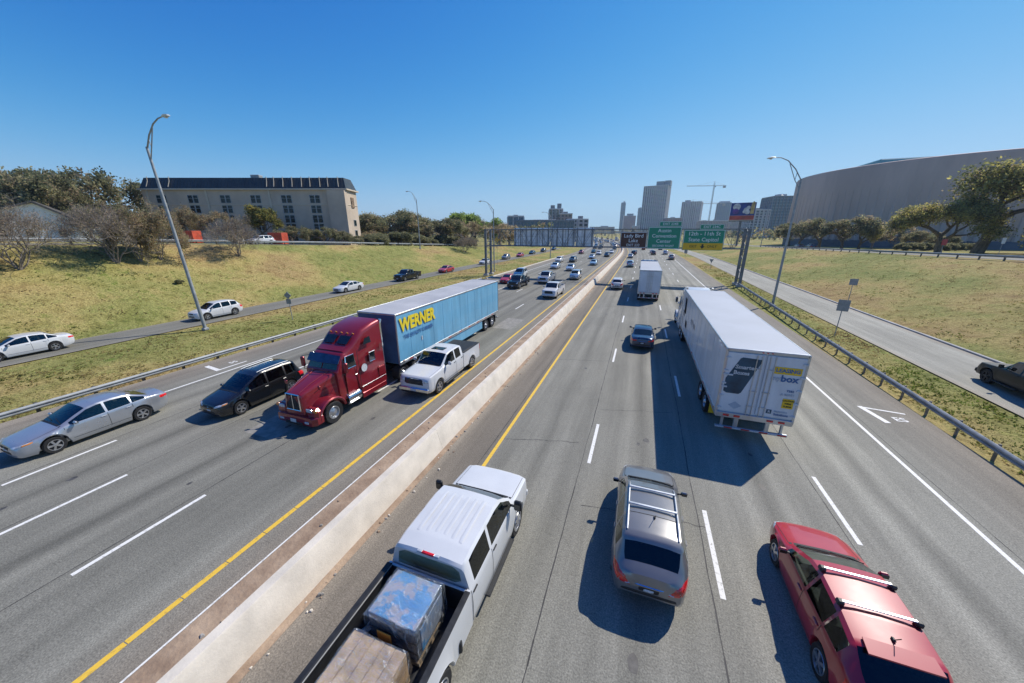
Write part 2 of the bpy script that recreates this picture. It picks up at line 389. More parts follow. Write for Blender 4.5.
def car_parts(sp, mat, lod=0, glass=GLASS, rim=ALLOY, kind='sedan', extra=None, spokes=5, cabin=False, rearglass=None, amber=False):
    """list of parts (name, MB, sub-parts); lod 0 near, 1 middle, 2 far (merged by the caller)"""
    c=Car(sp,lod); L=sp['L']; yo=lambda t: L/2-t; parts=[]
    body=c.shell(mat)
    subs=[]
    it=c.it
    pick=kind=='pickup'
    if cabin:
        w=it('half',L*.5); zf=it('belt',L*.5); zr_=max(p[1] for p in sp['top']); t0=sp['ws'][0]; t1=(sp['rw'][1] if sp.get('rw') else L)-.1
        tub=MB(); tub.box((0,yo((t0+t1)/2),.42),(2*w-.30,t1-t0,.05),TRIM)
        for sg in(1,-1): tub.box((sg*(w-.15),yo((t0+t1)/2+.05),(.42+zf)/2),(.05,t1-t0-.1,zf-.44),TRIM)
        tub.box((0,yo(t0+.30),zf-.10),(2*w-.34,.55,.20),TRIM,.06)
        tub.box((0,yo((sp['ws'][1]+t1)/2-.05),zr_-.10),(2*w-.62,t1-sp['ws'][1]-.75,.02),SEATF)
        if not pick: tub.box((0,yo(t1-.35),zf-.18),(2*w-.34,.75,.04),TRIM)
        parts.append(['cabin_lining',tub])
        wheel=MB(); c0=Vector((-.36,yo(t0+.66),zf+.0)); wheel.tube([c0+Vector((.17*math.cos(a),.06*math.sin(a),.17*math.sin(a))) for a in[k*math.pi/8 for k in range(17)]],.016,TRIM,5); parts.append(['steering_wheel',wheel])
        rows_=[t0+1.22,t0+2.12] if t1-t0>2.2 else [t0+1.2]
        for q,tt in enumerate(rows_):
            for sx in((-.36,.36) if q==0 else (-.42,0,.42)):
                s_=MB(); ww=.50 if q==0 else .42
                s_.box((sx,yo(tt-.12),.62),(ww,.52,.16),SEATF,.05); s_.box((sx,yo(tt+.16),.92),(ww,.14,.58),SEATF,.05,Matrix.Rotation(R(-10),3,'X')); s_.box((sx,yo(tt+.22),zf+.22),(.26,.10,.17),SEATF,.045); s_.box((sx,yo(tt+.2),zf+.1),(.05,.04,.2),TRIM)
                parts.append(['seat',s_])
    # windows
    wins=[]
    for (nm,k),fs in sorted(c.win.items(),key=lambda q:str(q[0])): wins.append((nm,c.sub(fs,rearglass if rearglass and (nm=='rear_window' or (nm=='side_window' and k[1]>0)) else glass)))
    if pick:
        zb=it('belt',L); zt=it('top',L); w=it('half',L)
        wins.append(('rear_window',c.decal('B',[(-w+.17,zb+.06),(w-.17,zb+.06),(w-.24,zt-.03),(-w+.24,zt-.03)],glass,off=.012,n=(8,4))))
    # lights and face
    fz=it('top',.12); w0=it('half',.0); fu=it('under',0)
    H1=fz-.03
    hl=[];tl=[]
    for sg in(1,-1):
        m_=(lambda q:q) if sg>0 else mirq
        if pick: hl.append(('headlight',c.decal('F',m_([(w0-.20,H1-.30),(w0+.09,H1-.28),(w0+.08,H1-.05),(w0-.20,H1-.07)]),LAMPW,off=.014)))
        else: hl.append(('headlight',c.decal('F',m_([(w0-.22,H1-.16),(w0+.245,H1-.02),(w0+.235,H1+.075),(w0-.18,H1-.04)]),LAMPW,off=.012)))
    if pick:
        grille=c.decal('F',[(-w0+.22,H1-.42),(w0-.22,H1-.42),(w0-.22,H1-.05),(-w0+.22,H1-.05)],DPLAST,off=.02)
        if lod==0:
            for k in range(5):
                z=H1-.40+k*.075; c.decal('F',[(-w0+.28,z),(w0-.28,z),(w0-.28,z+.035),(-w0+.28,z+.022)],CHROME,off=.034,mb=grille,n=(6,2))
        bump=MB().box((0,L/2+.02,.52),(2*w0+.20,.16,.24),CHROME if extra=='chrome' else mat,.05); 
        bump.box((0,L/2+.10,.52),(.34,.02,.13),PLATE,.005); bump.box((0,L/2+.0,.36),(2*w0+.02,.12,.10),DPLAST,.03)
    else:
        grille=c.decal('F',[(-w0+.27,H1-.17),(w0-.27,H1-.17),(w0-.22,H1-.05),(-w0+.22,H1-.05)],DPLAST,off=.012)
        c.decal('F',[(-.07,H1-.135),(.07,H1-.135),(.07,H1-.085),(-.07,H1-.085)],CHROME,off=.022,mb=grille,n=(3,3))
        bump=c.decal('F',[(-w0+.10,fu+.05),(w0-.10,fu+.05),(w0-.16,fu+.19),(-w0+.16,fu+.19)],DPLAST,off=.010)
        c.decal('F',[(-.16,fu+.16),(.16,fu+.16),(.16,fu+.25),(-.16,fu+.25)],PLATE,off=.025,mb=bump,n=(3,3))
    if not pick:
        wr=it('half',L); zr=it('belt',L-.2)
        for sg in(1,-1):
            m_=(lambda q:q) if sg>0 else mirq
            if kind=='sedan': q=[(wr-.30,zr-.16),(wr+.16,zr-.17),(wr+.155,zr-.02),(wr-.26,zr-.03)]
            elif kind=='hatch': q=[(wr-.24,zr-.28),(wr+.17,zr-.22),(wr+.12,zr+.04),(wr-.12,zr-.02)]
            else: q=[(wr-.30,zr-.30),(wr+.20,zr-.20),(wr+.17,zr+.10),(wr-.12,zr+.0)]
            d_=c.decal('B',m_(q),LAMPR,off=.014)
            if lod==0 and kind=='suv': c.decal('B',m_([(q[0][0]+.03,q[0][1]+.05),(q[0][0]+.17,q[0][1]+.05),(q[0][0]+.17,q[0][1]+.10),(q[0][0]+.03,q[0][1]+.10)]),LAMPW,off=.022,mb=d_,n=(3,3))
            tl.append(('taillight',d_))
        rb=it('under',L)
        rp=c.decal('B',[(-.24,zr-.36),(.24,zr-.36),(.26,zr-.22),(-.26,zr-.22)],DPLAST,off=.006)
        c.decal('B',[(-.155,zr-.35),(.155,zr-.35),(.155,zr-.25),(-.155,zr-.25)],PLATE,off=.02,mb=rp,n=(3,3))
        c.decal('B',[(-.34,zr-.20),(.34,zr-.20),(.34,zr-.165),(-.34,zr-.165)],CHROME,off=.02,mb=rp,n=(8,2))
        rbp=c.decal('B',[(-wr+.02,rb+.03),(wr-.02,rb+.03),(wr-.06,rb+.13),(-wr+.06,rb+.13)],DPLAST,off=.012)
    parts.insert(0,['body',body,subs]); parts+= [list(x) for x in wins]
    if amber:
        for sg in(1,-1): hl.append(('turn_signal',c.decal('F',[(sg*(w0+.14),H1-.06),(sg*(w0+.235),H1-.01),(sg*(w0+.225),H1+.06),(sg*(w0+.14),H1+.03)],LAMPA,off=.020,n=(4,3))))
    parts+= [list(x) for x in hl+tl]
    parts.append(['grille',grille]); parts.append(['front_bumper',bump])
    if not pick:
        parts.append(['number_plate',rp]); parts.append(['rear_bumper',rbp])
    # mirrors
    tm=sp['ws'][0]+.32
    for sg in(1,-1):
        z=it('belt',tm)+.06; w=it('half',tm)
        m=MB()
        if pick:
            m.box((sg*(w+.17),yo(tm),z+.12),(.20,.11,.30 if extra=='tow' else .20),DPLAST if extra=='tow' else mat,.035); m.box((sg*(w+.03),yo(tm)+.02,z+.06),(.16,.06,.05),DPLAST,.01)
            m.box((sg*(w+.17),yo(tm)-.06,z+.12),(.15,.012,.16),GLASS)
        else:
            m.box((sg*(w+.10),yo(tm),z+.03),(.19,.11,.13),mat,.04); m.box((sg*(w+.0),yo(tm)+.01,z-.01),(.12,.06,.04),DPLAST,.01)
            m.box((sg*(w+.10),yo(tm)-.056,z+.03),(.15,.012,.09),GLASS)
        parts.append(['mirror',m])
    # seams, handles
    if lod==0:
        se=MB(); hd=[]
        ends=[sp['ws'][0]+.02]+[ (a+b)/2 for a,b in sp['pillars']]+([L-.02] if pick else [])
        dt=ends[:3]
        for sg,vw in((1,'R'),(-1,'L')):
            for t in dt:
                z0=it('under',t)+.14; z1=it('belt',t)-.01
                if any(abs(t-tc)<sp['r']+.1 for tc in sp['wheels']): z0=.8
                c.decal(vw,[(yo(t)-.007,z0),(yo(t)+.007,z0),(yo(t)+.007,z1),(yo(t)-.007,z1)],DPLAST,off=.004,mb=se,n=(2,8),rim=False)
            t0,t1=dt[0],dt[-1]; zz=.36 if not pick else .5
            c.decal(vw,[(yo(t1),zz),(yo(t0),zz),(yo(t0),zz+.014),(yo(t1),zz+.014)],DPLAST,off=.004,mb=se,n=(14,1),rim=False)
            for t in dt[1:]:
                y=yo(t-.14); z=it('belt',t)-.10; h=c.sidehit(sg,y,z)
                if h: hd.append(('door_handle',MB().box((h.x+sg*.012,y,z),(.035,.19,.035),mat if not pick else DPLAST,.012)))
        # hood edges and cowl
        wh=it('half',.9)
        for sg in(1,-1):
            c.decal('T',[(sg*(wh-.16),yo(.22)),(sg*(wh-.15),yo(.22)),(sg*(wh-.135),yo(sp['ws'][0]-.06)),(sg*(wh-.148),yo(sp['ws'][0]-.06))],DPLAST,off=.004,mb=se,n=(1,10),rim=False)
        c.decal('T',[(-wh+.15,yo(sp['ws'][0]+.0)),(wh-.15,yo(sp['ws'][0]+.0)),(wh-.15,yo(sp['ws'][0]-.075)),(-wh+.15,yo(sp['ws'][0]-.075))],DPLAST,off=.006,mb=se,n=(10,2),rim=False)
        subs.append(('panel_gap',se)); subs+=hd
        wp=MB()
        for x0,x1 in((-.60,.02),(.08,.70)):
            pts=[]
            for u in(0,.5,1):
                x=x0+(x1-x0)*u; y=yo(sp['ws'][0]+.05+.10*u); h,_,_,_=c.bvh.ray_cast(Vector((x,y,5)),Vector((0,0,-1)))
                if h: pts.append(h+Vector((0,0.008,.014)))
            if len(pts)==3: wp.tube(pts,.011,DPLAST,5)
        parts.append(['wiper',wp])
    # wheels
    ty,rm=wheel_parts(sp['r'],.225 if not pick else .28,min(lod,1),rim,spokes)
    pos=list(sp['wheels'])+([sp['rear']] if pick else [])
    for t in pos:
        for sg in(1,-1):
            w=it('half',min(t,L-.01)); M=Matrix.Translation((sg*(w-.125 if not pick else w-.15),yo(t),sp['r']))
            if sg<0: M=M@Matrix.Scale(-1,4,(1,0,0))
            a=MB().merge(ty,M); b=MB().merge(rm,M); parts.append(['wheel',a,[('rim',b)]])
    if pick:
        # open bed: U-shaped shell with wheel arches, tailgate
        t0=L+.03; t1=sp['total']; w=it('half',L); zr=sp.get('rail',it('belt',L)+.07); fl=.78; bed=MB(); Ra=sp['r']+.07
        ts=sorted({t0,t1-.06}|{round(sp['rear']+Ra*q,3) for q in(-1,-.97,-.85,-.6,-.3,0,.3,.6,.85,.97,1)})
        for sg in(1,-1):
            rings=[]
            for t in ts:
                ar=sp['r']+math.sqrt(max(0,Ra*Ra-(t-sp['rear'])**2)) if abs(t-sp['rear'])<=Ra else .42
                b=max(.42,ar); f_=.02 if b>.42 else 0
                pts=[(w-.26,b),(w-.03+f_,b),(w+f_,b+.04),(w+.006,max(.80,b+.07)),(w-.004,zr-.10),(w-.02,zr),(w-.09,zr),(w-.10,zr-.04),(w-.10,fl),(w-.24,fl)]
                rings.append([(sg*x,yo(t),z) for x,z in pts])
            bed.loft(rings,mat)
        bed.box((0,yo((t0+t1)/2),fl-.02),(2*w-.4,t1-t0-.1,.05),DPLAST)
        bed.box((0,yo(t0+.03),(fl+zr)/2),(2*w-.2,.05,zr-fl-.02),mat,.01)
        bs=[]
        for sg in(1,-1): bs.append(('bed_rail',MB().box((sg*(w-.055),yo((t0+t1)/2),zr+.008),(.12,t1-t0-.1,.03),DPLAST,.008)))
        for sg in(1,-1): bs.append(('bed_liner',MB().box((sg*(w-.108),yo((t0+t1)/2),(fl+zr)/2-.02),(.012,t1-t0-.12,zr-fl-.06),DPLAST,.003)))
        bs.append(('bed_liner',MB().box((0,yo(t0+.062),(fl+zr)/2),(2*w-.22,.012,zr-fl-.06),DPLAST,.003)))
        for sg in(1,-1): bs.append(('taillight',MB().box((sg*(w-.06),yo(t1-.03),zr-.25),(.13,.07,.36),LAMPR,.02)))
        parts.append(['bed',bed,bs])
        tg=MB().box((0,yo(t1-.045),(zr+.45)/2+.02),(2*w-.26,.07,zr-.55),mat,.02); tg.box((0,yo(t1-.005),zr-.14),(.22,.02,.07),DPLAST,.01)
        parts.append(['tailgate',tg])
        rb=MB().box((0,yo(t1+.02),.52),(2*w-.06,.16,.18),CHROME if extra else DPLAST,.04); rb.box((0,yo(t1+.105),.54),(.33,.015,.14),PLATE,.004); parts.append(['rear_bumper',rb])
        if kind=='pickup' and extra=='chrome':
            parts.append(['tonneau_cover',MB().box((0,yo((t0+t1)/2),zr+.03),(2*w-.14,t1-t0-.12,.035),DPLAST,.012)])
        if lod==0:
            for sg in(1,-1): parts.append(['side_step',MB().box((sg*(w+.0),yo(L*.62),.36),(.17,L*.42,.05),DPLAST,.015)])
        sh_=(sp['total']-L)/2
        for p in parts:
            p[1].xf(Matrix.Translation((0,sh_,0)))
            if len(p)>2:
                for q in p[2]: q[1].xf(Matrix.Translation((0,sh_,0)))
    return parts,c

def scale_parts(parts,sx,sy,sz):
    M=Matrix.Diagonal((sx,sy,sz,1))
    for p in parts:
        p[1].xf(M)
        if len(p)>2:
            for q in p[2]: q[1].xf(M)
    return parts
def merge_parts(parts):
    o=MB()
    for p in parts:
        o.merge(p[1])
        if len(p)>2:
            for q in p[2]: o.merge(q[1])
    return o

SPECS={'sedan':(SEDAN,'sedan'),'hatchback':(HATCH,'hatch'),'suv':(SUV,'suv'),'minivan':(VAN,'suv'),'pickup_truck':(pickup_spec(),'pickup')}
_cache={}
def traffic_car(kind, mat, loc, rz, label, group, lod=1, cat=None, size=(1,1,1)):
    """one car of the traffic; mid-distance ones keep their parts, far ones are one mesh each"""
    key=(kind,mat.name,lod)
    if key not in _cache:
        sp,k=SPECS[kind]; parts,_=car_parts(sp,mat,lod,kind=k)
        if lod==2: _cache[key]=merge_parts(parts).mesh(kind,40)
        else: _cache[key]=[(p[0],p[1].mesh(p[0]),[(q[0],q[1].mesh(q[0])) for q in (p[2] if len(p)>2 else [])]) for p in parts if p[1].v]
    c=_cache[key]; cat=cat or {'sedan':'car','hatchback':'car','suv':'car','minivan':'van','pickup_truck':'pickup truck'}[kind]
    if lod==2:
        o=link(kind,c,None,loc,rz); tag(o,label,cat,group)
    else:
        o=thing(kind,label,cat,loc,rz,group); emit(c,o)
    o.scale=size
    return o
# ------------------------------------------------------------------ heavy trucks
def rs(y,w,z0,z1,rt=.12,rb=.04,wt=None):
    """cross-section ring with rounded top corners; wt = half width at the top"""
    wt=w if wt is None else wt; P=[]
    P+=[(-w+rb,z0),(w-rb,z0),(w,z0+rb)]
    for a in(0,30,60,90): P.append((wt-rt+rt*math.cos(R(a)),z1-rt+rt*math.sin(R(a))))
    for a in(90,120,150,180): P.append((-wt+rt+rt*math.cos(R(a)),z1-rt+rt*math.sin(R(a))))
    P.append((-w,z0+rb))
    return [(x,y,z) for x,z in P]

def truck_wheel(r,w,rim=ALLOY,dish=.06):
    t=MB(); ri=r*.60
    t.lathe([(ri,-w/2),(r*.95,-w/2),(r,-w*.38),(r,w*.38),(r*.95,w/2),(ri*1.02,w*.44),(ri,w*.2)],RUBBER,32)
    m=MB(); m.lathe([(ri*1.0,w*.40),(ri*.96,w*.46),(ri*.86,w*.44),(ri*.78,w*.2),(ri*.45,w*.16+dish),(ri*.40,w*.40),(ri*.2,w*.52),(.003,w*.53)],rim,28)
    for k in range(10):
        a=2*math.pi*k/10; m.lathe([(.018,w*.2),(.018,w*.34),(.002,w*.35)],CHROME,6,c=(0,ri*.6*math.cos(a),ri*.6*math.sin(a)))
        m.lathe([(.045,w*.21),(.002,w*.215)],DPLAST,8,c=(0,ri*.68*math.cos(a+.31),ri*.68*math.sin(a+.31)))
    return t,m
TRW=truck_wheel(.50,.27); TRD=truck_wheel(.50,.52,ALLOY,-.1)
def put_wheels(parts, lst):
    for (x,y,z,kind,sg) in lst:
        M=Matrix.Translation((x,y,z))
        if sg<0: M=M@Matrix.Scale(-1,4,(1,0,0))
        t,m=TRW if kind=='s' else TRD
        parts.append(['wheel',MB().merge(t,M),[('rim',MB().merge(m,M))]])

VISOR=pm('sun_visor',(.018,.045,.11),.25,var=.2,scale=4,coat=.5)
def tractor_parts(mat, fairing=True, trim=CHROME, visor=VISOR, lowroof=False):
    P=[]
    # hood with sloping nose
    hood=MB().loft([rs(-.06,.50,.72,1.55,.10,.05,.44),rs(-.12,.55,.66,1.66,.12,.05,.48),rs(-.35,.62,.64,1.76,.14,.05,.52),rs(-.8,.72,.64,1.90,.16,.05,.60),rs(-1.3,.82,.64,2.04,.16,.05,.70),rs(-1.72,.92,.64,2.13,.14,.05,.80)],mat)
    seam=MB()
    for sg in(1,-1): seam.tube([(sg*.30,-.16,1.69),(sg*.33,-.8,1.925),(sg*.40,-1.68,2.14)],.016,mat,5)
    P.append(['hood',hood,[('hood_crease',seam)]])
    gr=MB()
    for sg in(1,-1):
        gr.add([(sg*.03,-.035,.98),(sg*.36,-.05,.98),(sg*.33,-.075,1.60),(sg*.03,-.06,1.62)],[(0,1,2,3)],DPLAST)
    gf=MB(); F_=[(-.40,-.035,.94),(.40,-.035,.94),(.365,-.065,1.65),(-.365,-.065,1.65)]
    gf.tube(F_+[F_[0]],.032,trim,6); gf.tube([(0,-.03,.95),(0,-.05,1.65)],.028,trim,6)
    for k in range(9):
        z=1.02+k*.068; gf.tube([(-.35,-.035-(z-.98)*.04,z),(.35,-.035-(z-.98)*.04,z)],.007,DPLAST,4)
    P.append(['grille',gr,[('grille_frame',gf)]])
    # fenders
    for sg in(1,-1):
        fe=MB(); rings=[]; yc,zc,ra=-1.02,.52,.60
        prof=[(.58,0.02),(1.16,.0),(1.205,-.05),(1.205,-.20)]
        pts=[(0,zc-.1,ra+.13,.55)]
        arc=[(R(a)) for a in(-5,15,35,55,75,95,115,135,155,172)]
        for a in arc:
            cy=yc+ra*math.cos(a)*1.08; cz=zc+ra*math.sin(a)
            oy=yc+(ra+.10)*math.cos(a)*1.10; oz=zc+(ra+.12)*math.sin(a)
            rings.append([(sg*.58,cy,cz),(sg*1.165,cy,cz),(sg*1.20,(cy*.4+oy*.6),(cz*.4+oz*.6)),(sg*1.16,oy,oz),(sg*.58,oy,oz+.06*math.sin(a))])
        fe.loft(rings,mat)
        fe.box((sg*.86,-.28,.80),(.62,.36,.52),mat,.12)
        hl=MB().box((sg*.80,-.095,.98),(.34,.05,.17),LAMPW,.03); am=MB().box((sg*1.08,-.14,.98),(.20,.10,.16),LAMPA,.04)
        P.append(['fender',fe,[('headlight',hl),('turn_signal',am)]])
    bu=MB().loft([rs(.06,.70,.34,.64,.08,.06),rs(0.03,.98,.30,.68,.08,.06),rs(-.14,1.16,.29,.70,.08,.06),rs(-.42,1.20,.32,.70,.08,.06)],mat)
    bu.box((0,.07,.36),(1.0,.05,.13),DPLAST,.02)
    P.append(['bumper',bu,[('number_plate',MB().box((0.02,.085,.48),(.33,.02,.17),PLATE,.006))]+[('fog_light',MB().box((sg*.72,.055,.46),(.24,.04,.11),LAMPW,.02)) for sg in(1,-1)]])
    # cab
    zr=2.92
    cab=MB().loft([rs(-1.68,.95,.80,2.16,.06,.04,.92),rs(-1.76,1.0,.72,2.24,.08,.04,.96),rs(-2.12,1.04,.66,zr-.10,.16,.04,.90),rs(-2.3,1.05,.66,zr,.18,.04,.92),rs(-2.80,1.05,.66,zr+.02,.18,.04,.92)],mat)
    ws=[]
    for sg in(1,-1): ws.append(['windshield',MB().add([(sg*.03,-1.765,2.235),(sg*.86,-1.80,2.215),(sg*.80,-2.06,2.72),(sg*.03,-2.035,2.74)],[(0,1,2,3)],GLASSG).xf(Matrix.Translation((0,.045,.012)))])
    sub=[]
    for sg in(1,-1):
        d=MB().box((sg*1.052,-2.40,1.50),(.03,.72,1.30),mat,.012)
        fr=MB(); q=[(sg*1.062,-2.10,2.16),(sg*1.062,-2.72,2.16),(sg*.985,-2.72,2.74),(sg*.985,-2.22,2.74)]
        fr.tube(q+[q[0]],.028,trim,6)
        P.append(['door',d,[('door_handle',MB().box((sg*1.08,-2.66,1.72),(.04,.13,.04),CHROME,.01)),
            ('window_frame',fr),('side_window',MB().add([(sg*1.052,-2.10,2.17),(sg*1.052,-2.72,2.17),(sg*.975,-2.72,2.73),(sg*.975,-2.22,2.73)],[(0,1,2,3)],GLASS).xf(Matrix.Translation((sg*.012,0,0))))]])
    vb=MB().loft([[(-.93,-2.02,2.80),(-.95,-1.82,2.50),(-.95,-1.80,2.52),(-.93,-2.03,2.84)],[(0,-1.96,2.86),(0,-1.70,2.53),(0,-1.68,2.55),(0,-1.97,2.90)],[(.93,-2.02,2.80),(.95,-1.82,2.50),(.95,-1.80,2.52),(.93,-2.03,2.84)]],visor)
    P.append(['cab',cab,[(w[0],w[1]) for w in ws]]); P.append(['sun_visor',vb])
    # sleeper with its raised roof
    top=4.02 if not lowroof else 3.7
    sl=MB().loft([rs(-2.30,1.02,2.6,2.96,.16,.04,.88),rs(-2.62,1.08,2.0,3.10,.18,.04,.94),rs(-2.80,1.13,.64,3.22,.2,.04,.97),rs(-3.12,1.16,.62,3.52,.24,.04,1.0),rs(-3.5,1.17,.62,3.78,.26,.04,1.02),rs(-4.2,1.17,.62,top-.06,.26,.04,1.04),rs(-4.62,1.17,.62,top,.22,.04,1.06)],mat)
    ss=[]
    for sg in(1,-1):
        ss.append(('roof_window',MB().add([(sg*.08,-2.70,3.165),(sg*.72,-2.70,3.155),(sg*.74,-3.06,3.47),(sg*.08,-3.05,3.475)],[(0,1,2,3)],GLASS).xf(Matrix.Translation((0,.03,.025)))))
        ss.append(('side_window',MB().box((sg*1.172,-3.72,2.32),(.03,.36,.46),GLASS,.02)))
        fr=MB(); q=[(sg*1.186,-3.53,2.08),(sg*1.186,-3.91,2.08),(sg*1.186,-3.91,2.56),(sg*1.186,-3.53,2.56)]; fr.tube(q+[q[0]],.026,trim,6); ss.append(('window_frame',fr))
        ss.append(('fairing_window',MB().add([(sg*1.16,-3.22,3.05),(sg*1.175,-3.75,3.05),(sg*1.12,-3.75,3.36),(sg*1.11,-3.40,3.33)],[(0,1,2,3)],GLASS).xf(Matrix.Translation((sg*.022,0,0)))))
        em=MB().lathe([(.20,0),(.20,.012),(.001,.014)],PLATE,24,c=(sg*1.165,-3.15,1.90)); ss.append(('emblem',em))
        sk=MB().box((sg*1.172,-3.72,.98),(.02,1.74,.03),trim,.006); ss.append(('trim_strip',sk))
        hs=MB().box((sg*1.172,-4.3,1.32),(.02,.42,.50),mat,.008); ss.append(('luggage_door',hs))
    for k in range(5): ss.append(('marker_light',MB().box((-.7+k*.35,-3.16,3.585),(.09,.10,.05),LAMPA,.015,Matrix.Rotation(R(38),3,'X'))))
    for sg in(1,-1):
        sm=MB(); sm.tube([(sg*1.135,-2.83,.75),(sg*1.15,-2.83,2.0),(sg*1.10,-2.84,2.9)],.012,DPLAST,5); ss.append(('panel_seam',sm))
        hv=MB()
        for k in range(5): hv.box((sg*1.178,-4.42+.0*k,2.75-k*.055),(.012,.24,.022),DPLAST,.004)
        ss.append(('side_vent',hv))
        st=MB().tube([(sg*.92,-4.80,.9),(sg*.92,-4.80,3.7),(sg*.92,-4.90,3.95)],.075,trim,10); P.append(['exhaust_stack',st])
    P.append(['sleeper',sl,ss])
    # tanks, steps, exhausts, mirrors, frame
    for sg in(1,-1):
        tk=MB().lathe([(.30,-.80),(.315,-.78),(.315,.0),(.30,.02),(.001,.02)],trim if mat is not WHITE else ALUM,24,'y',c=(sg*.86,-1.98,.66)); tk.lathe([(.001,-.80),(.30,-.80)],trim,24,'y',c=(sg*.86,-1.98,.66))
        st=[]
        for z in(.52,.90): st.append(('step',MB().box((sg*1.13,-2.25,z),(.16,.62,.035),ALUM,.008)))
        P.append(['fuel_tank',tk,st])
        P.append(['side_skirt',MB().box((sg*1.12,-3.72,.50),(.08,1.75,.30),mat,.03)])
        mi=MB(); mi.tube([(sg*1.0,-1.95,1.98),(sg*1.28,-1.85,2.0),(sg*1.28,-1.85,2.66),(sg*.98,-1.98,2.70)],.016,DPLAST,6); mi.box((sg*1.31,-1.86,2.36),(.22,.11,.50),mat,.04); mi.box((sg*1.31,-1.918,2.36),(.17,.01,.42),GLASS)
        P.append(['mirror',mi])
        P.append(['hood_mirror',MB().tube([(sg*.62,-.62,1.55),(sg*.95,-.62,1.80)],.012,DPLAST,5).box((sg*.98,-.62,1.86),(.16,.05,.18),mat,.03)])
    fr=MB()
    for sg in(1,-1): fr.box((sg*.43,-5.3,.86),(.10,5.4,.26),DPLAST,.01)
    for y in(-4.9,-5.6,-6.8,-7.7): fr.box((0,y,.86),(.80,.12,.2),DPLAST,.01)
    fr.box((0,-6.65,1.05),(.95,.95,.10),DPLAST,.02)
    for y in(-6.1,-7.3): fr.tube([(-.95,y,.5),(.95,y,.5)],.09,DPLAST,8)
    P.append(['frame',fr])
    put_wheels(P,[(sg*1.03,-1.04,.5,'s',sg) for sg in(1,-1)]+[(sg*.92,y,.5,'d',sg) for sg in(1,-1) for y in(-6.1,-7.3)])
    for sg in(1,-1):
        mf=MB().box((sg*.92,-7.9,.62),(.55,.015,.62),RUBBER); P.append(['mud_flap',mf])
    return P

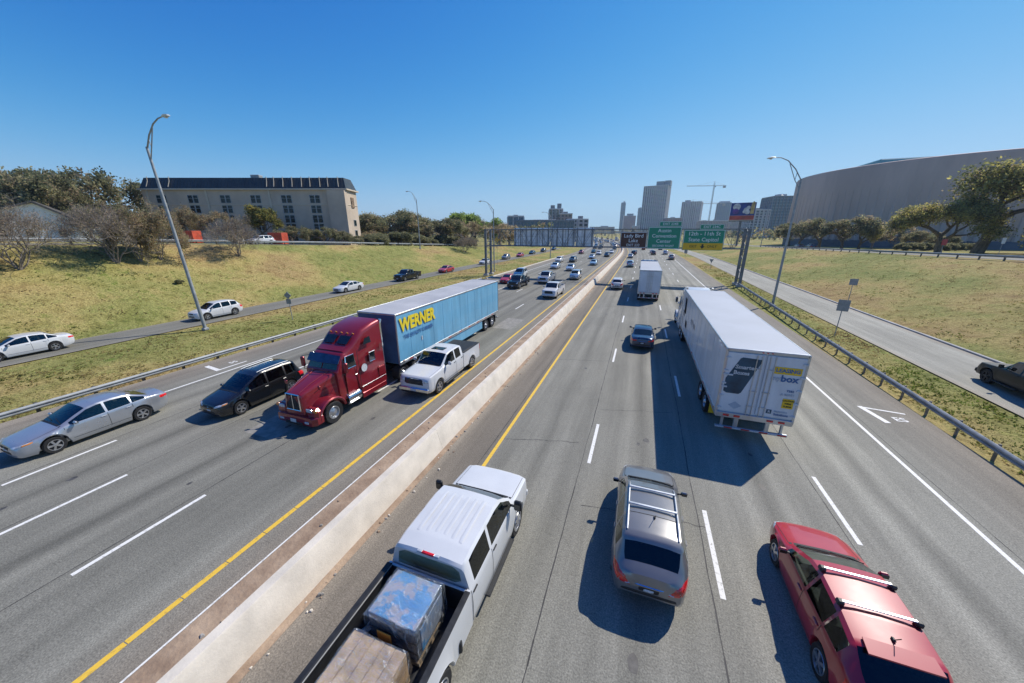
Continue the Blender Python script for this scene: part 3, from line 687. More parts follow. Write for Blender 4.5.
REDW=pm('reflective_tape_red',(.55,.03,.03),.4,var=.1)
def tape(mb,x0,x1,y,z,h=.05,n=8,axis='x',d=.006):
    for k in range(n):
        a=x0+(x1-x0)*k/n; b=x0+(x1-x0)*(k+.92)/n; m=REDW if k%2 else PLATE
        if axis=='x': mb.box(((a+b)/2,y,z),(b-a,d,h),m)
        else: mb.box((y,(a+b)/2,z),(d,b-a,h),m)
def trailer_parts(L,W,H,side,roof,front,door,trim=ALUM,z0=1.12,skirt=None,bog=None,ribs=12,duals=True):
    """van trailer: front face at y=0, tail at y=-L"""
    h=W/2;P=[];bog=bog or (L-2.9,L-1.55)
    b=MB(); b.box((0,-L/2,(z0+H)/2),(W-.04,L-.06,H-z0-.03),side,.02)
    P.append(['cargo_box',b])
    rib=MB()
    for sg in(1,-1):
        for k in range(1,ribs):
            y=-L*k/ribs; rib.box((sg*(h-.017),y,(z0+H)/2),(.012,.05,H-z0-.34),side,.004)
    P.append(['side_seam',rib])
    P.append(['roof',MB().box((0,-L/2,H),(W-.10,L-.10,.03),roof,.008)])
    tr=MB()
    for sg in(1,-1):
        tr.box((sg*(h-.03),-L/2,H-.035),(.07,L,.11),trim,.02); tr.box((sg*(h-.03),-L/2,z0+.04),(.065,L,.20),trim,.012)
        tr.box((sg*(h-.04),-.02,(z0+H)/2),(.10,.09,H-z0),trim,.03); tr.box((sg*(h-.04),-L+.03,(z0+H)/2),(.10,.10,H-z0),trim,.02)
    tr.box((0,-.02,H-.03),(W-.06,.08,.10),trim,.02); tr.box((0,-L+.03,H-.04),(W-.06,.10,.13),trim,.015); tr.box((0,-L+.02,z0+.03),(W-.04,.12,.24),trim,.02)
    P.append(['frame_rails',tr])
    for sg in(1,-1):
        tp=MB()
        for k in range(9): tape(tp,-.5-k*(L-1.)/9,-.5-k*(L-1.)/9-.75,sg*(h+.004),z0+.06,.05,2,'y')
        P.append(['reflective_tape',tp])
        for k in range(3): P.append(['marker_light',MB().box((sg*(h+.008),-.35-k*(L-.7)/2,z0+.14),(.02,.10,.05),LAMPA,.006)])
        for k in range(2): P.append(['marker_light',MB().box((sg*(h+.008),-.35-k*(L-.7),H-.04),(.02,.09,.04),LAMPA,.006)])
    P.append(['front_panel',MB().box((0,-.0,(z0+H)/2),(W-.16,.03,H-z0-.12),front,.006)])
    ds=[]
    for sg in(1,-1):
        d=MB().box((sg*(h/2-.02),-L-.005,(z0+H)/2+.04),(h-.11,.04,H-z0-.34),door,.012)
        rod=MB()
        for x in(.13,.30): rod.tube([(sg*x,-L-.055,z0+.16),(sg*x,-L-.055,H-.16)],.018,trim,6)
        for z in(z0+.55,z0+1.2,H-.7): rod.box((sg*.215,-L-.05,z),(.26,.03,.035),trim,.006)
        hg=MB()
        for k in range(5): hg.box((sg*(h-.10),-L-.04,z0+.35+k*(H-z0-.7)/4),(.16,.03,.07),PLATE,.008)
        P.append(['rear_door',d,[('lock_rod',rod),('hinge',hg)]])
    lt=MB()
    for x in(-.92,-.55,.55,.92): lt.box((x*h/1.3,-L-.05,z0+.03),(.22,.03,.09),LAMPR,.015)
    for x in(-.15,0,.15): lt.box((x,-L-.04,H-.04),(.06,.03,.035),LAMPR,.008)
    P.append(['taillight',lt])
    bu=MB()
    for sg in(1,-1):
        for x in(.52,1.0): bu.box((sg*x*h/1.3,-L+.06,z0-.28),(.16 if x<.9 else .09,.10,.50),trim,.02)
    bu.box((0,-L+.03,z0-.54),(W-.16,.10,.11),trim,.015); tape(bu,-h+.1,h-.1,-L-.025,z0-.54,.055,8)
    P.append(['rear_bumper',bu])
    fr=MB()
    for sg in(1,-1): fr.box((sg*.5,-L/2,z0-.12),(.09,L-1.,.20),DPLAST,.01); fr.box((sg*.5,-(bog[0]+bog[1])/2,z0-.28),(.12,2.9,.16),DPLAST,.01)
    for k in range(14): fr.box((0,-.6-k*(L-1.2)/13,z0-.08),(W-.2,.06,.10),DPLAST)
    for y in bog: fr.tube([(-h+.3,-y,.5),(h-.3,-y,.5)],.08,DPLAST,8)
    P.append(['undercarriage',fr])
    lg=MB()
    for sg in(1,-1): lg.box((sg*.62,-2.75,.62),(.13,.13,.85),DPLAST,.02); lg.box((sg*.62,-2.75,.20),(.26,.26,.03),DPLAST,.006)
    lg.tube([(-.62,-2.75,.7),(.62,-2.75,.7)],.03,DPLAST,6); P.append(['landing_gear',lg])
    put_wheels(P,[(sg*(h-.28),-y,.5,'d',sg) for sg in(1,-1) for y in bog])
    for sg in(1,-1): P.append(['mud_flap',MB().box((sg*(h-.3),-bog[1]-.68,.62),(.58,.015,.66),RUBBER)])
    if skirt is not None:
        for sg in(1,-1):
            s=MB().prism([(-3.4,z0-.02),(-bog[0]+.75,z0-.02),(-bog[0]+.75,.38),(-4.4,.38)],sg*(h-.06),sg*(h-.09),skirt); P.append(['side_skirt',s])
    return P
# ------------------------------------------------------------------ vegetation
BARK=pm('bark',(.16,.125,.095),.95,var=.3,scale=6,bump=.6,bscale=25,stretch=(1,1,.3))
BARKG=pm('twig_bark',(.30,.25,.21),.95,var=.3,scale=5)
def leafmat(name,c,var=.3,gain=3.0):
    c=tuple(min(.60,q*gain) for q in c)
    m=pm('leaf_'+name,c,.7,var=var,scale=.7,spec=.12)
    nt=m.node_tree; b=nt.nodes['Principled BSDF']; src=b.inputs['Base Color'].links[0].from_socket
    t=nt.nodes.new('ShaderNodeBsdfTranslucent'); nt.links.new(src,t.inputs[0]); x=nt.nodes.new('ShaderNodeMixShader'); x.inputs[0].default_value=.6
    nt.links.new(b.outputs[0],x.inputs[1]); nt.links.new(t.outputs[0],x.inputs[2]); nt.links.new(x.outputs[0],nt.nodes['Material Output'].inputs[0])
    return m
OAK=[leafmat('oak_dark',(.060,.066,.036)),leafmat('oak_mid',(.098,.098,.052)),leafmat('oak_light',(.155,.140,.075)),leafmat('oak_brown',(.165,.128,.082))]
YEL=[leafmat('yellow_green',(.095,.098,.030)),leafmat('yellow',(.14,.115,.036)),leafmat('yg_dark',(.062,.070,.026))]
DRY=[leafmat('dry_brown',(.165,.115,.070)),leafmat('dry_tan',(.22,.165,.10)),leafmat('dry_olive',(.10,.10,.05))]
BRT=[leafmat('bright',(.125,.165,.040)),leafmat('bright_dark',(.08,.105,.032))]
GLD=[leafmat('golden',(.20,.175,.055)),leafmat('golden_mid',(.135,.130,.05)),leafmat('golden_dark',(.075,.08,.032))]

def skeleton(rng, H, spread, stems, levels, fork=3, trunk=.16, up=.35, wob=.25, r0=.02):
    """recursive limbs: segments (a,b,ra,rb) and twig tips"""
    seg=[];tips=[]
    def grow(p,d,l,r,k):
        n=3; q=p; nodes=[]
        for i in range(n):
            d=(d+Vector(rng.normal(0,wob*.45,3))+Vector((0,0,up*.12 if k else .05))).normalized()
            q2=q+d*(l/n); ra=r*(1-.14*i); rb=r*(1-.14*(i+1)); seg.append((q,q2,ra,rb)); q=q2; nodes.append((q.copy(),d.copy()))
        if k>=levels: tips.append((q,d)); tips.append((nodes[1][0],nodes[1][1])); return
        m=fork+int(rng.integers(0,2))
        for i in range(m):
            src,dd=nodes[2] if i<max(2,m-1) else nodes[1]
            a=rng.uniform(0,6.283); t=rng.uniform(.45,.95)
            u=dd.cross(Vector((math.cos(a),math.sin(a),.31))); u.normalize()
            nd=(dd*math.cos(t)+u*math.sin(t)); nd.z=nd.z*(1-.25*spread)+up*.28; nd.normalize()
            grow(src,nd,l*rng.uniform(.62,.86),r*rng.uniform(.50,.64),k+1)
    for s in range(stems):
        a=6.283*s/stems+rng.uniform(-.4,.4); tilt=rng.uniform(.25,.62) if stems>1 else rng.uniform(0,.12)
        d=Vector((math.sin(tilt)*math.cos(a),math.sin(tilt)*math.sin(a),math.cos(tilt)))
        grow(Vector((.12*math.cos(a)*(stems>1),.12*math.sin(a)*(stems>1),-.15)),d,H*trunk*rng.uniform(.85,1.15),H*r0*(1 if stems==1 else .55),0)
    return seg,tips
def fit(seg,tips,H,Wd):
    """scale the skeleton to height H and crown width Wd"""
    zs=max(t[0].z for t in tips); xs=np.percentile([math.hypot(t[0].x,t[0].y) for t in tips],96)
    M=Matrix.Diagonal((Wd/2/xs,Wd/2/xs,H/zs)); k=min(Wd/2/xs,H/zs)
    return [(M@a,M@b,ra*k,rb*k) for a,b,ra,rb in seg],[(M@p,d) for p,d in tips]
def limbs_mesh(seg,mat,minr=.0,n=5,name='trunk'):
    mb=MB()
    for a,b,ra,rb in seg:
        mb.tube([a,b],[max(ra,minr),max(rb,minr)],mat,n if ra>.05 else 3,cap=False)
    return mb.mesh(name,60,False)
def crown_mesh(rng,tips,mats,per,rad,size,flat=.7,name='crown',thin=0.):
    """leaf cards in ragged clumps round the twig tips; clumps keep one tone, so the crown is mottled"""
    T=[t[0] for t in tips]
    if thin: T=[t for t in T if rng.random()>thin]
    n=len(T)*per
    C=np.repeat(np.array([list(t) for t in T]),per,axis=0)
    D=rng.normal(0,1,(n,3)); D/=np.linalg.norm(D,axis=1)[:,None]; C=C+D*(rad*rng.random((n,1))**.55)*np.array([1,1,flat])
    A=rng.normal(0,1,(n,3)); A/=np.linalg.norm(A,axis=1)[:,None]; B=np.cross(A,rng.normal(0,1,(n,3))); B/=np.linalg.norm(B,axis=1)[:,None]
    s=(size*rng.uniform(.55,1.3,n))[:,None]
    V=np.stack([C-A*s,C+B*s*.55,C+A*s,C-B*s*.55],1).reshape(-1,3)
    me=bpy.data.meshes.new(name); me.from_pydata(V.tolist(),[],np.arange(n*4).reshape(n,4).tolist())
    for m in mats: me.materials.append(m)
    w=np.array([.30,.32,.22,.16][:len(mats)]); w/=w.sum()
    mi=np.repeat(rng.choice(len(mats),len(T),p=w),per); fl=rng.random(n)<.22; mi[fl]=rng.choice(len(mats),fl.sum(),p=w)
    me.polygons.foreach_set('material_index',mi.astype(np.int32)); me.update()
    return me
TREES={}
def proto(kind,v):
    """meshes of one tree variety (10 m tall unless noted)"""
    if (kind,v) in TREES: return TREES[kind,v]
    rng=np.random.default_rng(100+v*17+sum(map(ord,kind)))
    if kind=='oak':
        s,t=skeleton(rng,10,1.,1,4,3,.20,.30,.30,.028); s,t=fit(s,t,9.2,13)
        r=(limbs_mesh(s,BARK),crown_mesh(rng,t,OAK,42,1.15,.20,.75,thin=.26))
    elif kind=='golden':
        s,t=skeleton(rng,10,1.,1,4,3,.17,.40,.32,.030); s,t=fit(s,t,9.2,13)
        r=(limbs_mesh(s,BARK),crown_mesh(rng,t,[GLD[0],GLD[1],GLD[2],OAK[3]],105,1.6,.155,1.))
    elif kind=='yellow':
        s,t=skeleton(rng,10,.6,1,4,3,.2,.5,.25,.022); s,t=fit(s,t,9.4,7.5); r=(limbs_mesh(s,BARK),crown_mesh(rng,t,YEL,36,.85,.2,1))
    elif kind=='bright':
        s,t=skeleton(rng,10,.7,1,4,3,.2,.5,.25,.022); s,t=fit(s,t,9.4,9); r=(limbs_mesh(s,BARK),crown_mesh(rng,t,BRT,30,.9,.24,1))
    elif kind=='bush':
        s,t=skeleton(rng,10,.8,4,3,3,.2,.4,.3,.02); s,t=fit(s,t,9,13); r=(limbs_mesh(s,BARK),crown_mesh(rng,t,OAK[:3],60,1.7,.36,.9))
    elif kind=='twiggy':     # leafless, many stems
        s,t=skeleton(rng,10,.75,6,5,3,.28,.42,.34,.022); s,t=fit(s,t,9.9,10.5); r=(limbs_mesh(s,BARKG,.013,5),crown_mesh(rng,t,DRY,2,.5,.085,1,thin=.72))
    elif kind=='olive':      # half leafless, dull leaves
        s,t=skeleton(rng,10,.75,5,4,3,.26,.42,.34,.022); s,t=fit(s,t,9.8,10); r=(limbs_mesh(s,BARKG,.022,5),crown_mesh(rng,t,[OAK[1],OAK[3],DRY[0],OAK[2]],12,.75,.13,1))
    elif kind=='brown':
        s,t=skeleton(rng,10,.9,1,4,3,.2,.35,.3,.024); s,t=fit(s,t,9.4,12); r=(limbs_mesh(s,BARKG,.03),crown_mesh(rng,t,DRY,16,.85,.17))
    TREES[kind,v]=r
    return r
def tree(kind,v,x,y,H,Wd,label,group=None,cat='tree',rz=None,z=None,name=None):
    m=proto(kind,v)
    zs=10.; base={'oak':13,'golden':13,'yellow':7.5,'bright':9,'bush':13,'twiggy':10.5,'olive':10,'brown':12}[kind]
    o=thing(name or {'oak':'oak_tree','golden':'oak_tree','bush':'shrub','yellow':'tree','bright':'tree','twiggy':'bare_tree','olive':'bare_tree','brown':'tree'}[kind],label,cat,(x,y,terr(x,y) if z is None else z),random.uniform(0,6.28) if rz is None else rz,group)
    link('trunk',m[0],o); link('crown',m[1],o)
    o.scale=(Wd/base,Wd/base,H/10)
    return o
# ------------------------------------------------------------------ ground, roads, markings
def asphalt(name,u0,u1,stops,crack=.10,gain=1.):
    stops=[(u,tuple(q*gain for q in cc)) for u,cc in stops]
    m,nt,b=nodes_of(name); N,L=nt.nodes,nt.links
    uv=N.new('ShaderNodeUVMap'); sp=N.new('ShaderNodeSeparateXYZ'); L.new(uv.outputs[0],sp.inputs[0])
    wob=N.new('ShaderNodeTexNoise'); wob.inputs['Scale'].default_value=.35; wob.inputs['Detail'].default_value=5; L.new(uv.outputs[0],wob.inputs['Vector'])
    ad=N.new('ShaderNodeMath'); ad.operation='MULTIPLY_ADD'; ad.inputs[1].default_value=.35; L.new(wob.outputs['Fac'],ad.inputs[0]); L.new(sp.outputs[0],ad.inputs[2])
    mr=N.new('ShaderNodeMapRange'); mr.inputs[1].default_value=u0+.175; mr.inputs[2].default_value=u1+.175; L.new(ad.outputs[0],mr.inputs[0])
    cr=N.new('ShaderNodeValToRGB'); el=cr.color_ramp.elements
    for k,(u,c) in enumerate(stops):
        p=(u-u0)/(u1-u0)
        e=el[k] if k<2 else el.new(p)
        e.position=p; e.color=(*c,1)
    L.new(mr.outputs[0],cr.inputs[0])
    def noise(sx,sy,scale,det,lo,hi,f=.3,t=.7):
        mp=N.new('ShaderNodeMapping'); mp.inputs['Scale'].default_value=(sx,sy,1); L.new(uv.outputs[0],mp.inputs['Vector'])
        n=N.new('ShaderNodeTexNoise'); n.inputs['Scale'].default_value=scale; n.inputs['Detail'].default_value=det; n.inputs['Roughness'].default_value=.65; L.new(mp.outputs[0],n.inputs['Vector'])
        r=N.new('ShaderNodeMapRange'); r.inputs[1].default_value=f; r.inputs[2].default_value=t; r.inputs[3].default_value=lo; r.inputs[4].default_value=hi; L.new(n.outputs['Fac'],r.inputs[0]); return r.outputs[0],n
    fac=None
    fine=None
    for a in((1,.045,1.6,5,.78,1.14),(1,.6,.22,4,.86,1.10),(1,1,28,3,.62,1.36),(1,1,7,4,.90,1.09)):
        o,n=noise(*a)
        if a[2]==28: fine=n
        if fac is None: fac=o
        else:
            mu=N.new('ShaderNodeMath'); mu.operation='MULTIPLY'; L.new(fac,mu.inputs[0]); L.new(o,mu.inputs[1]); fac=mu.outputs[0]
    # hairline cracks
    mp=N.new('ShaderNodeMapping'); mp.inputs['Scale'].default_value=(.30,.12,1); L.new(uv.outputs[0],mp.inputs['Vector'])
    dn=N.new('ShaderNodeTexNoise'); dn.inputs['Scale'].default_value=2.5; dn.inputs['Detail'].default_value=5; L.new(mp.outputs[0],dn.inputs['Vector'])
    mx=N.new('ShaderNodeMix'); mx.data_type='VECTOR'; mx.inputs[0].default_value=.22; L.new(mp.outputs[0],mx.inputs[4]); L.new(dn.outputs['Color'],mx.inputs[5])
    vo=N.new('ShaderNodeTexVoronoi'); vo.feature='DISTANCE_TO_EDGE'; vo.inputs['Scale'].default_value=1.4; L.new(mx.outputs[1],vo.inputs['Vector'])
    cm=N.new('ShaderNodeMapRange'); cm.inputs[1].default_value=.0; cm.inputs[2].default_value=.006; cm.inputs[3].default_value=1-crack; cm.inputs[4].default_value=1; L.new(vo.outputs['Distance'],cm.inputs[0])
    mu=N.new('ShaderNodeMath'); mu.operation='MULTIPLY'; L.new(fac,mu.inputs[0]); L.new(cm.outputs[0],mu.inputs[1]); fac=mu.outputs[0]
    ml=N.new('ShaderNodeVectorMath'); ml.operation='SCALE'; L.new(cr.outputs[0],ml.inputs[0]); L.new(fac,ml.inputs['Scale'])
    L.new(ml.outputs[0],b.inputs['Base Color']); b.inputs['Roughness'].default_value=.86; b.inputs['Specular IOR Level'].default_value=.35
    bp=N.new('ShaderNodeBump'); bp.inputs['Strength'].default_value=.35; bp.inputs['Distance'].default_value=.02; L.new(fine.outputs['Fac'],bp.inputs['Height']); L.new(bp.outputs[0],b.inputs['Normal'])
    return m
def strip(name,u0,u1,ys,mat,zf=lambda y:0.,nu=1,shift=True,z=0.,cut=None):
    vs=[];fs=[];uvs=[]
    for y in ys:
        s=float(sh(y)) if shift else 0
        for k in range(nu+1):
            u=u0+(u1-u0)*k/nu; vs.append((u+s,y,zf(y)+z)); uvs.append((u,y))
    n=nu+1
    for i in range(len(ys)-1):
        for k in range(nu): fs.append((i*n+k,i*n+k+1,(i+1)*n+k+1,(i+1)*n+k))
    me=bpy.data.meshes.new(name); me.from_pydata(vs,[],fs); me.materials.append(mat)
    uvl=me.uv_layers.new(name='UVMap')
    for lp in me.loops: uvl.data[lp.index].uv=uvs[lp.vertex_index]
    me.update(); return link(name,me)
YS=list(range(-40,200,5))+list(range(200,420,10))+list(range(420,1000,40))
c=lambda v,t=(1,.955,.88):tuple(v*q for q in t)
b_=(1,.87,.69)
def lanes(edges,base,track,oil,t):
    out=[]
    for a,b in zip(edges[:-1],edges[1:]):
        w=b-a
        out+=[(a+.10,c(base*.9,t)),(a+w*.22,c(track,t)),(a+w*.36,c(base,t)),(a+w*.5,c(oil,t)),(a+w*.64,c(base,t)),(a+w*.78,c(track,t)),(b-.10,c(base*.9,t))]
    return out
def joints(st,us,v,t):
    return sorted(st+[(u,c(v,t)) for u in us])
tr_=(1,.968,.815)
str_=[(-6.6,c(.23,b_)),(-5.9,c(.15,b_)),(-4.9,c(.135,b_))]+lanes([-4.75,-1.12,2.62],.190,.160,.132,tr_)+lanes([2.72,6.50,10.05],.225,.192,.150,tr_)[1:]+[(10.3,c(.175,tr_)),(13.3,c(.165,b_))]
stl=[(-26.7,c(.145,b_)),(-25.8,c(.10,b_)),(-23.7,c(.095,tr_))]+lanes([-23.6,-19.85],.104,.100,.070,tr_)+lanes([-19.8,-16.55],.098,.094,.064,tr_)[1:]+lanes([-16.5,-12.78],.098,.094,.062,tr_)[1:]+lanes([-12.7,-9.4],.090,.10,.074,tr_)[2:-1]+[(-8.5,c(.10,b_))]
ROADR=asphalt('asphalt_outbound',-6.6,13.4,sorted(str_),gain=1.32); ROADL=asphalt('asphalt_inbound',-26.8,-8.4,sorted(stl),gain=2.2)
struct(strip('road',-26.6,-8.55,YS,ROADL)); struct(strip('road',-6.62,13.2,YS,ROADR))
RAMPM=asphalt('asphalt_ramp_left',-42.2,-38,[(-42.2,c(.17,b_)),(-41.8,c(.135,tr_)),(-40.1,c(.12,tr_)),(-38.4,c(.135,tr_)),(-38,c(.16,b_))],gain=1.5)
RAMPR=asphalt('asphalt_ramp_right',17.6,22.9,[(17.6,c(.26,b_)),(18.2,c(.255,tr_)),(20,c(.225,tr_)),(22.3,c(.26,tr_)),(22.9,c(.24,b_))],gain=1.25)
struct(strip('ramp',-42.2,-38.05,[y for y in YS if y<=190],RAMPM)); struct(strip('ramp',17.65,22.9,[y for y in YS if y<=260],RAMPR))
FRM=asphalt('asphalt_frontage',0,1,[(0,c(.18,tr_)),(1,c(.19,tr_))])
struct(strip('frontage_road',-70,-61.5,[y for y in YS if y<=400],FRM,FL,z=.03)); struct(strip('frontage_road',46.6,56,[y for y in YS if y<=400],FRM,FR,z=.03))
struct(strip('dirt_strip',-8.56,-7.40,YS,DIRT,z=.006)); struct(strip('dirt_strip',-6.70,-6.46,YS,DIRT,z=.010))
def lines(name,mat,spec,z=.005):
    mb=MB()
    for (u,w,segs) in spec:
        for a,b in segs:
            k=max(1,int((b-a)/8)); ys=[a+(b-a)*i/k for i in range(k+1)]
            for p,q in zip(ys[:-1],ys[1:]):
                s0,s1=float(sh(p)),float(sh(q)); mb.quad((u-w/2+s0,p,z),(u+w/2+s0,p,z),(u+w/2+s1,q,z),(u-w/2+s1,q,z),mat)
    return struct(mb.build(name,angle=None))
def dash(y0,l,period,ymax=420): 
    out=[];y=y0-period*3
    while y<ymax: out.append((y,y+l)); y+=period
    return out
lines('road_markings',WPAINT,[(-1.06,.125,dash(11.4,2.95,11.35)),(2.66,.125,dash(7.35,2.93,11.3)),(6.55,.125,dash(10.35,3.0,11.35)),(10.02,.13,[(-40,420)]),
  (-23.6,.13,[(-40,420)]),(-19.83,.125,dash(3.3,2.9,11.3)),(-16.53,.125,dash(2.3,2.8,11.3)),(-12.75,.125,dash(2.4,3.0,11.3)),(-8.60,.05,[(-40,180)])])
def yseg(a,b,d): return [(a+i*d,a+(i+1)*d-.02) for i in range(int((b-a)/d))]
lines('road_markings',YPAINT,[(-4.72,.14,[(-40,420)]),(-9.42,.15,yseg(-40,420,1.0))])
def strokes(name,segs,z=.009):
    mb=MB()
    for a,b,w in segs:
        a,b=Vector((*a,z)),Vector((*b,z)); d=(b-a).normalized(); n=Vector((-d.y,d.x,0))*w/2
        mb.quad(a-n,b-n,b+n,a+n,WPAINT); z+=.003
    return struct(mb.build(name,angle=None))
strokes('road_markings',[((11.0,20.55),(11.35,18.95),.24),((11.02,20.45),(12.6,20.25),.13)])
strokes('road_markings',[((-25.75,12.95),(-24.2,12.75),.26),((-24.28,12.7),(-24.28,14.5),.13)])
struct(text_mb('ES',.55,WPAINT,face_M((12.05,19.5,.010),(1,.12,0),(-.12,1,0)),bold=.012,depth=.001).build('road_markings',angle=None))
struct(text_mb('55',.5,WPAINT,face_M((-24.9,14.05,.010),(0,1,0),(-1,0,0)),bold=.012,depth=.001).build('road_markings',angle=None))
SEAL=pm('crack_seal',(.055,.052,.05),.7,var=.3,scale=4)
def seams():
    rr=random.Random(12); mb=MB()
    def run(x0,y0,x1,y1,w,wob,n):
        P=[]; dx=0
        for i in range(n+1):
            t=i/n; dx=dx*.8+rr.uniform(-wob,wob); P.append(Vector((x0+(x1-x0)*t+dx,y0+(y1-y0)*t+(dx if abs(x1-x0)>abs(y1-y0) else 0),.0035)))
        for a,b in zip(P[:-1],P[1:]):
            d=(b-a).normalized(); q=Vector((-d.y,d.x,0))*w/2*rr.uniform(.5,1.2); mb.quad(a-q,b-q,b+q,a+q,SEAL)
    for u in(-1.32,2.42,6.34,10.3,-4.98): run(u,-10,u,120,.030,.012,260)
    for u in(-13.0,-16.75,-20.1,-23.3): run(u,-10,u,120,.028,.012,260)
    for k in range(9): 
        y=rr.uniform(4,70); a=rr.choice([-4.6,-1.,2.7,6.6]); run(a,y,a+rr.uniform(2.5,4),y+rr.uniform(-1,1),.025,.05,26)
    for k in range(7):
        y=rr.uniform(3,60); a=rr.choice([-23,-19.8,-16.5,-12.7]); run(a,y,a+rr.uniform(2,3.6),y+rr.uniform(-1,1),.022,.05,26)
    struct(mb.build('crack_seal',angle=None,recalc=False))
seams()
PATCH=[pm('patch_dark',(.165,.155,.135),.9,var=.2,scale=3,bump=.2),pm('patch_light',(.27,.255,.225),.9,var=.15,scale=3,bump=.2),pm('oil_stain',(.10,.095,.088),.6,var=.3,scale=5)]
def patches():
    rr=random.Random(4); mb=MB()
    for (x,y,w,l,m) in((8.4,5.2,1.6,2.2,0),(-14.6,9.8,1.8,2.6,1),(-18.,21,2,4,1),(8.2,27.5,1.7,3,1),(-11.2,30,1.8,4,1)):
        P=[(x+sx*w/2+rr.uniform(-.05,.05),y+sy*l/2+rr.uniform(-.08,.08),.002) for sx,sy in((-1,-1),(1,-1),(1,1),(-1,1))]; mb.add(P,[(0,1,2,3)],PATCH[m])
    for k in range(46):
        ln=rr.choice([-2.9,.8,4.6,8.3,-11.1,-14.6,-18.2]); x=ln+rr.gauss(0,.28); y=2+60*rr.random()**1.5; s=rr.uniform(.04,.16); n=9
        mb.add([(x+s*math.cos(6.283*i/n)*rr.uniform(.6,1.1),y+s*1.7*math.sin(6.283*i/n)*rr.uniform(.6,1.1),.0028) for i in range(n)],[tuple(range(n))],PATCH[2])
    struct(mb.build('road_patches',angle=None,recalc=False))
patches()
# kerb beside the inbound shoulder beyond the rail
kb=MB(); kp=[(-26.9,60+i*10) for i in range(8)]
for (x,y) in kp[:-1]: kb.box((x,y+5,.0),(.35,9.97,.22),CONC,.03)
struct(kb.build('kerb'))
kb=MB()
for i in range(34): kb.box((23.05,-8+i*6+3,.03),(.22,5.97,.16),CONCG,.03)
struct(kb.build('kerb'))

# ---- grass
def grassmat():
    m,nt,b=nodes_of('mown_grass'); N,L=nt.nodes,nt.links
    tc=N.new('ShaderNodeTexCoord')
    def nz(scale,det,vec=(1,1,1),rough=.6):
        mp=N.new('ShaderNodeMapping'); mp.inputs['Scale'].default_value=vec; L.new(tc.outputs['Object'],mp.inputs['Vector'])
        n=N.new('ShaderNodeTexNoise'); n.inputs['Scale'].default_value=scale; n.inputs['Detail'].default_value=det; n.inputs['Roughness'].default_value=rough; L.new(mp.outputs[0],n.inputs['Vector']); return n
    def ramp(n,stops):
        cr=N.new('ShaderNodeValToRGB')
        for k,(p,q) in enumerate(stops):
            e=cr.color_ramp.elements[k] if k<2 else cr.color_ramp.elements.new(p); e.position=p; e.color=(*q,1)
        L.new(n.outputs['Fac'],cr.inputs[0]); return cr
    big=nz(.10,4,(1.,.6,1),.55); mid=nz(.9,6,(.8,1.1,1),.7); fin=nz(7,5,(1,1,1),.75)
    A=ramp(big,[(.36,(.30,.19,.085)),(.43,(.36,.275,.10)),(.50,(.21,.225,.055)),(.58,(.105,.17,.026))])
    B=ramp(mid,[(.33,(.15,.10,.045)),(.44,(.31,.245,.095)),(.54,(.46,.37,.16)),(.66,(.15,.185,.04))])
    mx=N.new('ShaderNodeMix'); mx.data_type='RGBA'; mx.inputs[0].default_value=.45; L.new(A.outputs[0],mx.inputs[6]); L.new(B.outputs[0],mx.inputs[7])
    r=N.new('ShaderNodeMapRange'); r.inputs[1].default_value=.3; r.inputs[2].default_value=.7; r.inputs[3].default_value=.42; r.inputs[4].default_value=1.50; L.new(fin.outputs['Fac'],r.inputs[0])
    ml=N.new('ShaderNodeVectorMath'); ml.operation='SCALE'; L.new(mx.outputs[2],ml.inputs[0]); L.new(r.outputs[0],ml.inputs['Scale']); L.new(ml.outputs[0],b.inputs['Base Color'])
    b.inputs['Roughness'].default_value=.95; b.inputs['Specular IOR Level'].default_value=.15
    bp=N.new('ShaderNodeBump'); bp.inputs['Strength'].default_value=.9; bp.inputs['Distance'].default_value=.12; L.new(fin.outputs['Fac'],bp.inputs['Height']); L.new(bp.outputs[0],b.inputs['Normal'])
    return m
GRASS=grassmat()
def lump(x,y):
    return .10*math.sin(x*.9+1.3*math.sin(y*.31))*math.sin(y*.57+x*.2)+.07*math.sin(x*2.1+y*1.3)*math.sin(y*1.7-x*.8)+.05*math.sin(x*3.7-y*2.9)
def ground():
    xs=[-2600,-1400,-800,-500,-350,-260,-200,-160,-130,-110,-95,-85,-78,-72,-70,-61.5]+[-60+i*1.1 for i in range(16)]+[-42.2,-38]+[-37.3,-36,-34.5,-33,-31.5,-30,-28.7,-27.9,-27.3,-26.6]+[-20,-8.5,-7,0,8,13.2,13.5,13.8,14.4,15.2,16,16.8,17.6,22.9,23.3,24]+[25.1+i*1.1 for i in range(18)]+[45,46.6,56,58,62,68,76,86,100,120,150,200,260,350,500,800,1400,2600]
    ys=[-120,-80,-60]+[-50+i*1.5 for i in range(170)]+[206+i*6 for i in range(33)]+[410,450,500,600,800,1100,1500,2000,2800,4000,6000]
    V=[];F=[]
    for y in ys:
        s=float(sh(y))
        for x in xs:
            w=0
            if -59.9<x<-43: w=min(1,(-43-x)/3,(x+60)/2)
            if 24<x<44.5: w=min(1,(x-24)/3,(45-x)/2)
            if -37.5<x<-27.5: w=.25
            if 14<x<17: w=.3
            V.append((x+s,y,terr(x+s,y)+(lump(x+s,y)*w if y<230 else 0)))
    n=len(xs)
    for i in range(len(ys)-1):
        for k in range(n-1): F.append((i*n+k,i*n+k+1,(i+1)*n+k+1,(i+1)*n+k))
    mb=MB(); mb.add(V,F,GRASS); return struct(mb.build('ground',recalc=False,angle=60))
ground()
